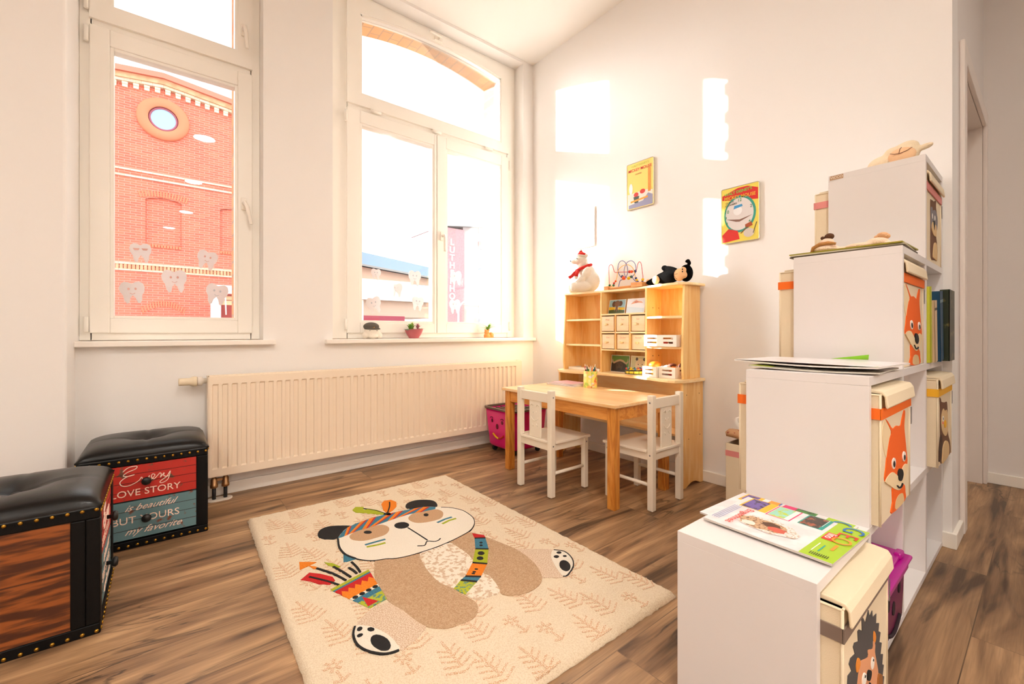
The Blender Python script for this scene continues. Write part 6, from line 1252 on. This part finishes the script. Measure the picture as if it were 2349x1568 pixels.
# books in the top right cube of the second row
def book(x0, x1, y0, y1, h, lean, mc, label, art=None, spine=None):
    o = root('book', (x0, y0, .732), label=label, cat='book', group='books in the white shelf cube')
    M_ = Matrix.Translation((x0, 0, .7325)) @ Matrix.Rotation(lean, 4, 'Y') @ Matrix.Translation((-x0, 0, 0))
    b = MB().m(mc); b.at(M_).box(x0, x0 + .002, y0, y1, 0, h).box(x1 - .002, x1, y0, y1, 0, h).box(x0, x1, y0, y0 + .002, 0, h); b.build('cover', o)
    b = MB().m(mat('paper_edge', (236, 230, 222), .8)); b.at(M_).box(x0 + .002, x1 - .002, y0 + .002, y1 - .003, .003, h - .003); b.build('pages', o)
    if spine:
        b = MB().m(spine[0]); b.at(M_).box(x0 + .001, x1 - .001, y0 - .0006, y0, h * .84, h * .88); b.build('spine_band', o)
    return o
book(2.056, 2.082, .262, .50, .262, -.06, mat('book_yellow_green', (206, 210, 60), .5), 'thin yellow green book, leftmost in the shelf cube', )
book(2.098, 2.146, .256, .47, .215, -.09, mat('book_beige', (214, 186, 150), .5), 'beige book with a small dark leaf mark leaning in the shelf cube', spine=(mat('book_mark', (70, 60, 54), .6),))
book(2.165, 2.228, .250, .52, .250, -.10, mat('book_petrol', (20, 70, 104), .4), 'petrol blue hardback leaning in the shelf cube', spine=(mat('book_silver', (150, 180, 190), .3, .5),))
forest = mat('forest_cover', (28, 40, 16), .4, var=(26, (120, 110, 60), .56, .70))
book(2.236, 2.362, .236, .262, .262, 0, forest, 'large dark green picture book with a forest cover facing out of the shelf cube')

# ================================================================ magazines
def warp_sheet(b, M_, w_, h_, t, f, nx=12, ny=10):
    G = [[b.v(M_ @ Vector((w_ * i / nx, h_ * j / ny, f(i / nx, j / ny) + t))) for i in range(nx + 1)] for j in range(ny + 1)]
    for j in range(ny):
        for i in range(nx): b.f([G[j][i], G[j][i + 1], G[j + 1][i + 1], G[j + 1][i]], True)
    return G
lime = mat('cover_lime', (166, 204, 20), .3); gloss = mat('cover_snow_grey', (226, 220, 222), .3, var=(22, (240, 236, 238), .4, .6)); pg = mat('magazine_pages', (206, 198, 190), .7)
def magazine(origin, rot, z, label, bands, texts, th=.005, W=.224, H=.267):
    """origin = bottom-left corner seen upright; cover up direction = local y"""
    o = root('magazine', (origin[0], origin[1], z), rot, label, 'magazine', 'childrens magazines on the stepped shelf')
    MB(False).m(pg).box(.0005, W - .0005, .0005, H - .0005, .0002, th - .0006).build('pages', o)
    b = MB(False).m(gloss).box(0, W, 0, H, th - .0006, th)
    for i, (m_, x0, x1, y0, y1) in enumerate(bands):
        b.m(m_); zz = th + .00006 * (i + 1); b.f([b.v(p) for p in ((x0, y0, zz), (x1, y0, zz), (x1, y1, zz), (x0, y1, zz))])
    c = b.build('cover', o)
    if texts:
        b = MB(False)
        for t, s_, x, y, m_, sx, bo in texts: b.m(m_).text(t, s_, Matrix.Translation((x, y, th + .0020)), sx=sx, bold=bo)
        b.build('lettering', c)
    return o, c
rb = mat('ink_blue', (10, 110, 190), .3); rr_ = mat('ink_red', (226, 50, 30), .3); rwh = mat('ink_white', (246, 244, 240), .3); te = mat('ink_teal', (20, 160, 150), .3); mg = mat('ink_magenta', (222, 30, 110), .3); yw = mat('ink_yellow', (246, 190, 30), .3); pu = mat('ink_purple', (110, 90, 170), .35, var=(90, (60, 40, 70), .5, .6)); tq = mat('ink_aqua', (150, 216, 200), .35, var=(70, (190, 210, 60), .5, .6)); dk = mat('ink_dark_photo', (60, 50, 46), .35, var=(90, (170, 90, 60), .52, .62)); oy = mat('ink_orange', (240, 150, 30), .3); gre = mat('ink_leaf', (60, 140, 40), .3, var=(80, (30, 40, 30), .5, .6)); ink_k = mat('ink_black', (24, 22, 22), .4)
def cover(main=True):
    bd_ = [(lime, 0, .224, .207, .267), (yw, 0, .078, .014, .078), (pu, .003, .075, .018, .060), (mg, 0, .082, .080, .134), (rwh, .002, .079, .083, .131), (tq, .003, .078, .084, .120), (te, 0, .074, .148, .199), (dk, .003, .071, .151, .190), (rr_, .072, .118, .211, .232), (te, .15, .19, .229, .232), (rwh, .145, .195, .219, .221), (oy, .130, .165, .243, .249)]
    for k in range(9): bd_.append((ink_k, .200 + .0, .214, .222 + k * .0038, .2235 + k * .0038))
    for k in range(3): bd_.append((rwh, .004, .055, .192 + k * .004 * 0 + 0, .193))
    for k in range(4): bd_.append((mat('ink_pale_blue', (130, 150, 200), .4), .085, .20, .008 + k * .0055, .0095 + k * .0055))
    tx = [('G', .056, .026, .243, rb, .95, 0), ('E', .052, .066, .243, rr_, .95, 0), ('O', .052, .104, .243, oy, .95, 0), ('lino', .024, .095, .222, rwh, .9, .0003), ('Eingeschneit', .0235, .146, .050, rr_, 1.0, .0002)]
    return bd_, tx
Rm = math.atan2(-.99879, -.049) # +y local -> -e1
# local x axis = -e2 = (-.9988,.049); local y axis = -e1 = (-.049,-.9988)
rot_m = math.atan2(.049, -.9988)
bd_, tx = cover()
# lower magazine peeking out behind, then the top one
o2, c2_ = magazine((1.296 - .006, .553), rot_m, .3755, 'lower lime and grey magazine peeking out under the snow tiger magazine', [(lime, 0, .224, .207, .262), (yw, 0, .06, .014, .06), (pu, .003, .05, .018, .05), (oy, 0, .03, .075, .10), (mg, 0, .04, .11, .14), (gre, 0, .05, .14, .185), (rb, .0, .02, .10, .104)], [('G', .056, .026, .240, rb, .95, 0), ('E', .052, .066, .240, rr_, .95, 0)], th=.0045)
o1, c1_ = magazine((1.028 + .2240, .536 - .012), rot_m, .3803, 'magazine with a tiger running through snow on the lowest shelf step', bd_, tx, th=.0055)
# tiger on the snow cover
b = MB(False); th = .0055
tg = mat('tiger_fur', (204, 168, 130), .4, var=(160, (120, 80, 54), .52, .58)); tg2 = mat('tiger_mouth', (206, 90, 70), .4); sn = mat('snow_spray', (232, 224, 220), .4, var=(200, (190, 160, 130), .55, .6))
def bl(cx, cy, rx, ry_, m_, k, rot=0, n=18, jag=.12):
    r3 = random.Random(k); b.m(m_); b.f([b.v((cx + (rx * (1 + r3.uniform(-jag, jag))) * math.cos(6.283 * i / n) * math.cos(rot) - ry_ * math.sin(6.283 * i / n) * math.sin(rot), cy + rx * math.cos(6.283 * i / n) * math.sin(rot) + ry_ * (1 + r3.uniform(-jag, jag)) * math.sin(6.283 * i / n) * math.cos(rot), th + .0008 + .00005 * k)) for i in range(n)])
bl(.150, .112, .042, .068, sn, 1); bl(.152, .105, .030, .056, tg, 2); bl(.140, .078, .018, .020, tg, 3); bl(.166, .080, .012, .016, mat('tiger_white', (236, 226, 216), .4), 4); bl(.140, .120, .014, .020, mat('tiger_dark', (90, 58, 40), .5), 5); bl(.158, .140, .013, .022, tg2, 6); bl(.158, .170, .02, .014, sn, 7)
b.build('tiger_picture', c1_)
# spread magazines on the third step, stack on the second
def flat_mag(name, cx, cy, z, rot, w_, h_, m_, curl, label, top=None, th=.004):
    o = root(name, (cx, cy, z), math.radians(rot), label, 'magazine', 'childrens magazines on the stepped shelf')
    b = MB(False).m(m_); T_ = Matrix.Translation((-w_ / 2, -h_ / 2, 0)); f = curl
    G = warp_sheet(b, T_, w_, h_, th, f); H_ = warp_sheet(b, T_, w_, h_, .0003, f)
    e1 = G[0] + [r[-1] for r in G[1:]] + G[-1][-2::-1] + [r[0] for r in G[-2:0:-1]]; e2 = H_[0] + [r[-1] for r in H_[1:]] + H_[-1][-2::-1] + [r[0] for r in H_[-2:0:-1]]
    for i in range(len(e1)): b.f([e1[i - 1], e1[i], e2[i], e2[i - 1]])
    cb = b.build('pages', o)
    if top:
        b = MB(False)
        for i, (mm_, a0, a1, b0, b1) in enumerate(top):
            b.m(mm_); n_ = 8
            for q in range(n_):
                u0, u1 = a0 + (a1 - a0) * q / n_, a0 + (a1 - a0) * (q + 1) / n_; zz = th + .0004 + .0001 * i
                b.f([b.v((-w_ / 2 + w_ * u, -h_ / 2 + h_ * v, zz + f(u, v))) for u, v in ((u0, b0), (u1, b0), (u1, b1), (u0, b1))])
        b.build('cover', o)
    return o
flat_mag('magazine', 1.455, .410, .7325, 2, .25, .295, mat('paper_grey', (196, 192, 180), .6), lambda u, v: .012 * abs(v - .42) ** 1.5, 'lower open magazine with greenish edge on the third shelf step', [(mat('print_olive', (190, 200, 90), .5), .0, .3, .8, 1), (gloss, .3, 1, 0, 1)])
o_mag = flat_mag('magazine', 1.475, .425, .7425, -3, .27, .345, mat('paper_white', (232, 228, 222), .5), lambda u, v: .016 * abs(v - .42) ** 1.6 + .002, 'upper spread magazine with a bright green corner on the third shelf step', [(gloss, 0, 1, 0, 1), (mat('print_peach', (240, 180, 150), .5), .05, .4, .7, .95), (mat('print_lilac', (214, 190, 214), .5), .1, .5, .4, .65), (yw, .05, .2, .2, .45), (mat('print_lime', (150, 220, 40), .5), .78, 1, .35, .62), (mat('print_olive', (190, 200, 90), .5), .0, .12, .02, .16)])
MB().m(mat('print_lime', (150, 220, 40), .5)).poly([(1.585, .425, .757), (1.60, .335, .772), (1.618, .340, .756)]).build('page_corner', o_mag)
for k, (c, lb, dz, r_) in enumerate((((86, 74, 60), 'dark edged magazine at the bottom of the pile on the second step', 0, 0), ((196, 188, 160), 'beige magazine in the middle of the pile on the second step', .0048, 2), ((150, 140, 30), 'olive covered magazine on top of the pile on the second step', .0096, -1))):
    flat_mag('magazine', 1.775, .417, 1.0885 + dz, r_, .215, .292, mat('mag_pile_%d' % k, c, .5), lambda u, v: .0, lb, None, .0042)

# plush things on the upper steps
cw = mat('cream_plush', (250, 232, 200), 1.0, bump=(280, 1.0)); pk = mat('pinkish_plush', (250, 222, 198), 1.0, bump=(280, .8)); tb = mat('tan_plush', (196, 140, 84), 1.0, bump=(280, .8)); dbn = mat('dark_brown_plush', (96, 62, 40), 1.0, bump=(280, .8))
g = root('sheep_plush', (2.12, .36, 1.4445), math.radians(-90), 'cream plush sheep with a stitched smile lying on the highest shelf step', 'soft toy')
b = MB(False).m(cw)     # local x = towards -Y (picture right), local -y = towards camera side (-X)
E((.018, 0, .046), (.044, .040, .040)); E((-.04, .01, .030), (.050, .040, .030)); E((-.095, .0, .014), (.026, .020, .013)); E((.074, .0, .056), (.024, .013, .010), ry(-12)); E((.03, .0, .070), (.03, .03, .02)); E((-.01, .0, .058), (.03, .03, .022))
b.build('body', g, mods=[remesh(.0045, 2)])
b = MB(False).m(mat('sheep_face', (246, 204, 160), .95, bump=(300, .4))); E((.016, -.024, .036), (.040, .026, .029)); f_ = b.build('face', g, mods=[remesh(.004, 3)])
b = MB(False).m(thread); b.tube([(-.014, -.044, .046), (.0, -.0505, .039), (.016, -.052, .037), (.034, -.048, .043), (.046, -.041, .052)], .0011, 6).tube([(.012, -.052, .036), (.014, -.049, .052), (.018, -.045, .060)], .0010, 6); b.build('mouth', f_)
g = root('bundle_doll', (1.74, .475, 1.1037), math.radians(-90), 'small cream doll with a dark brown tuft on the magazine pile, left one', 'soft toy')
b = MB(False).m(pk); E((-.005, 0, .014), (.038, .03, .014)); E((.035, 0, .008), (.035, .014, .007)); E((0, 0, .034), (.020, .02, .016)); b.build('body', g, mods=[remesh(.0035, 2)])
MB(False).m(tb).tube([(-.040, -.018, .004), (-.034, -.022, .018), (-.014, -.026, .028), (.010, -.026, .029), (.030, -.022, .024)], [.004, .006, .006, .006, .004], 8).build('brown_collar', g)
MB(False).m(dbn).ell((.006, 0, .054), (.014, .012, .011)).ell((-.012, -.004, .051), (.006, .006, .006)).build('hair_tuft', g)
g = root('fluffy_rabbit', (1.74, .355, 1.1037), math.radians(-90), 'pale fluffy toy lying on the magazine pile, right one', 'soft toy')
b = MB(False).m(pk); E((-.03, 0, .010), (.045, .025, .010)); E((.012, 0, .016), (.028, .02, .014)); E((.05, 0, .006), (.026, .016, .006)); b.build('body', g, mods=[remesh(.0035, 2)])
MB(False).m(mat('curly_hair', (226, 176, 132), 1.0, bump=(220, 1.0))).ell((.024, 0, .034), (.015, .013, .010)).ell((.012, 0, .030), (.009, .01, .007)).ell((.034, 0, .030), (.009, .01, .008)).build('hair_tuft', g)
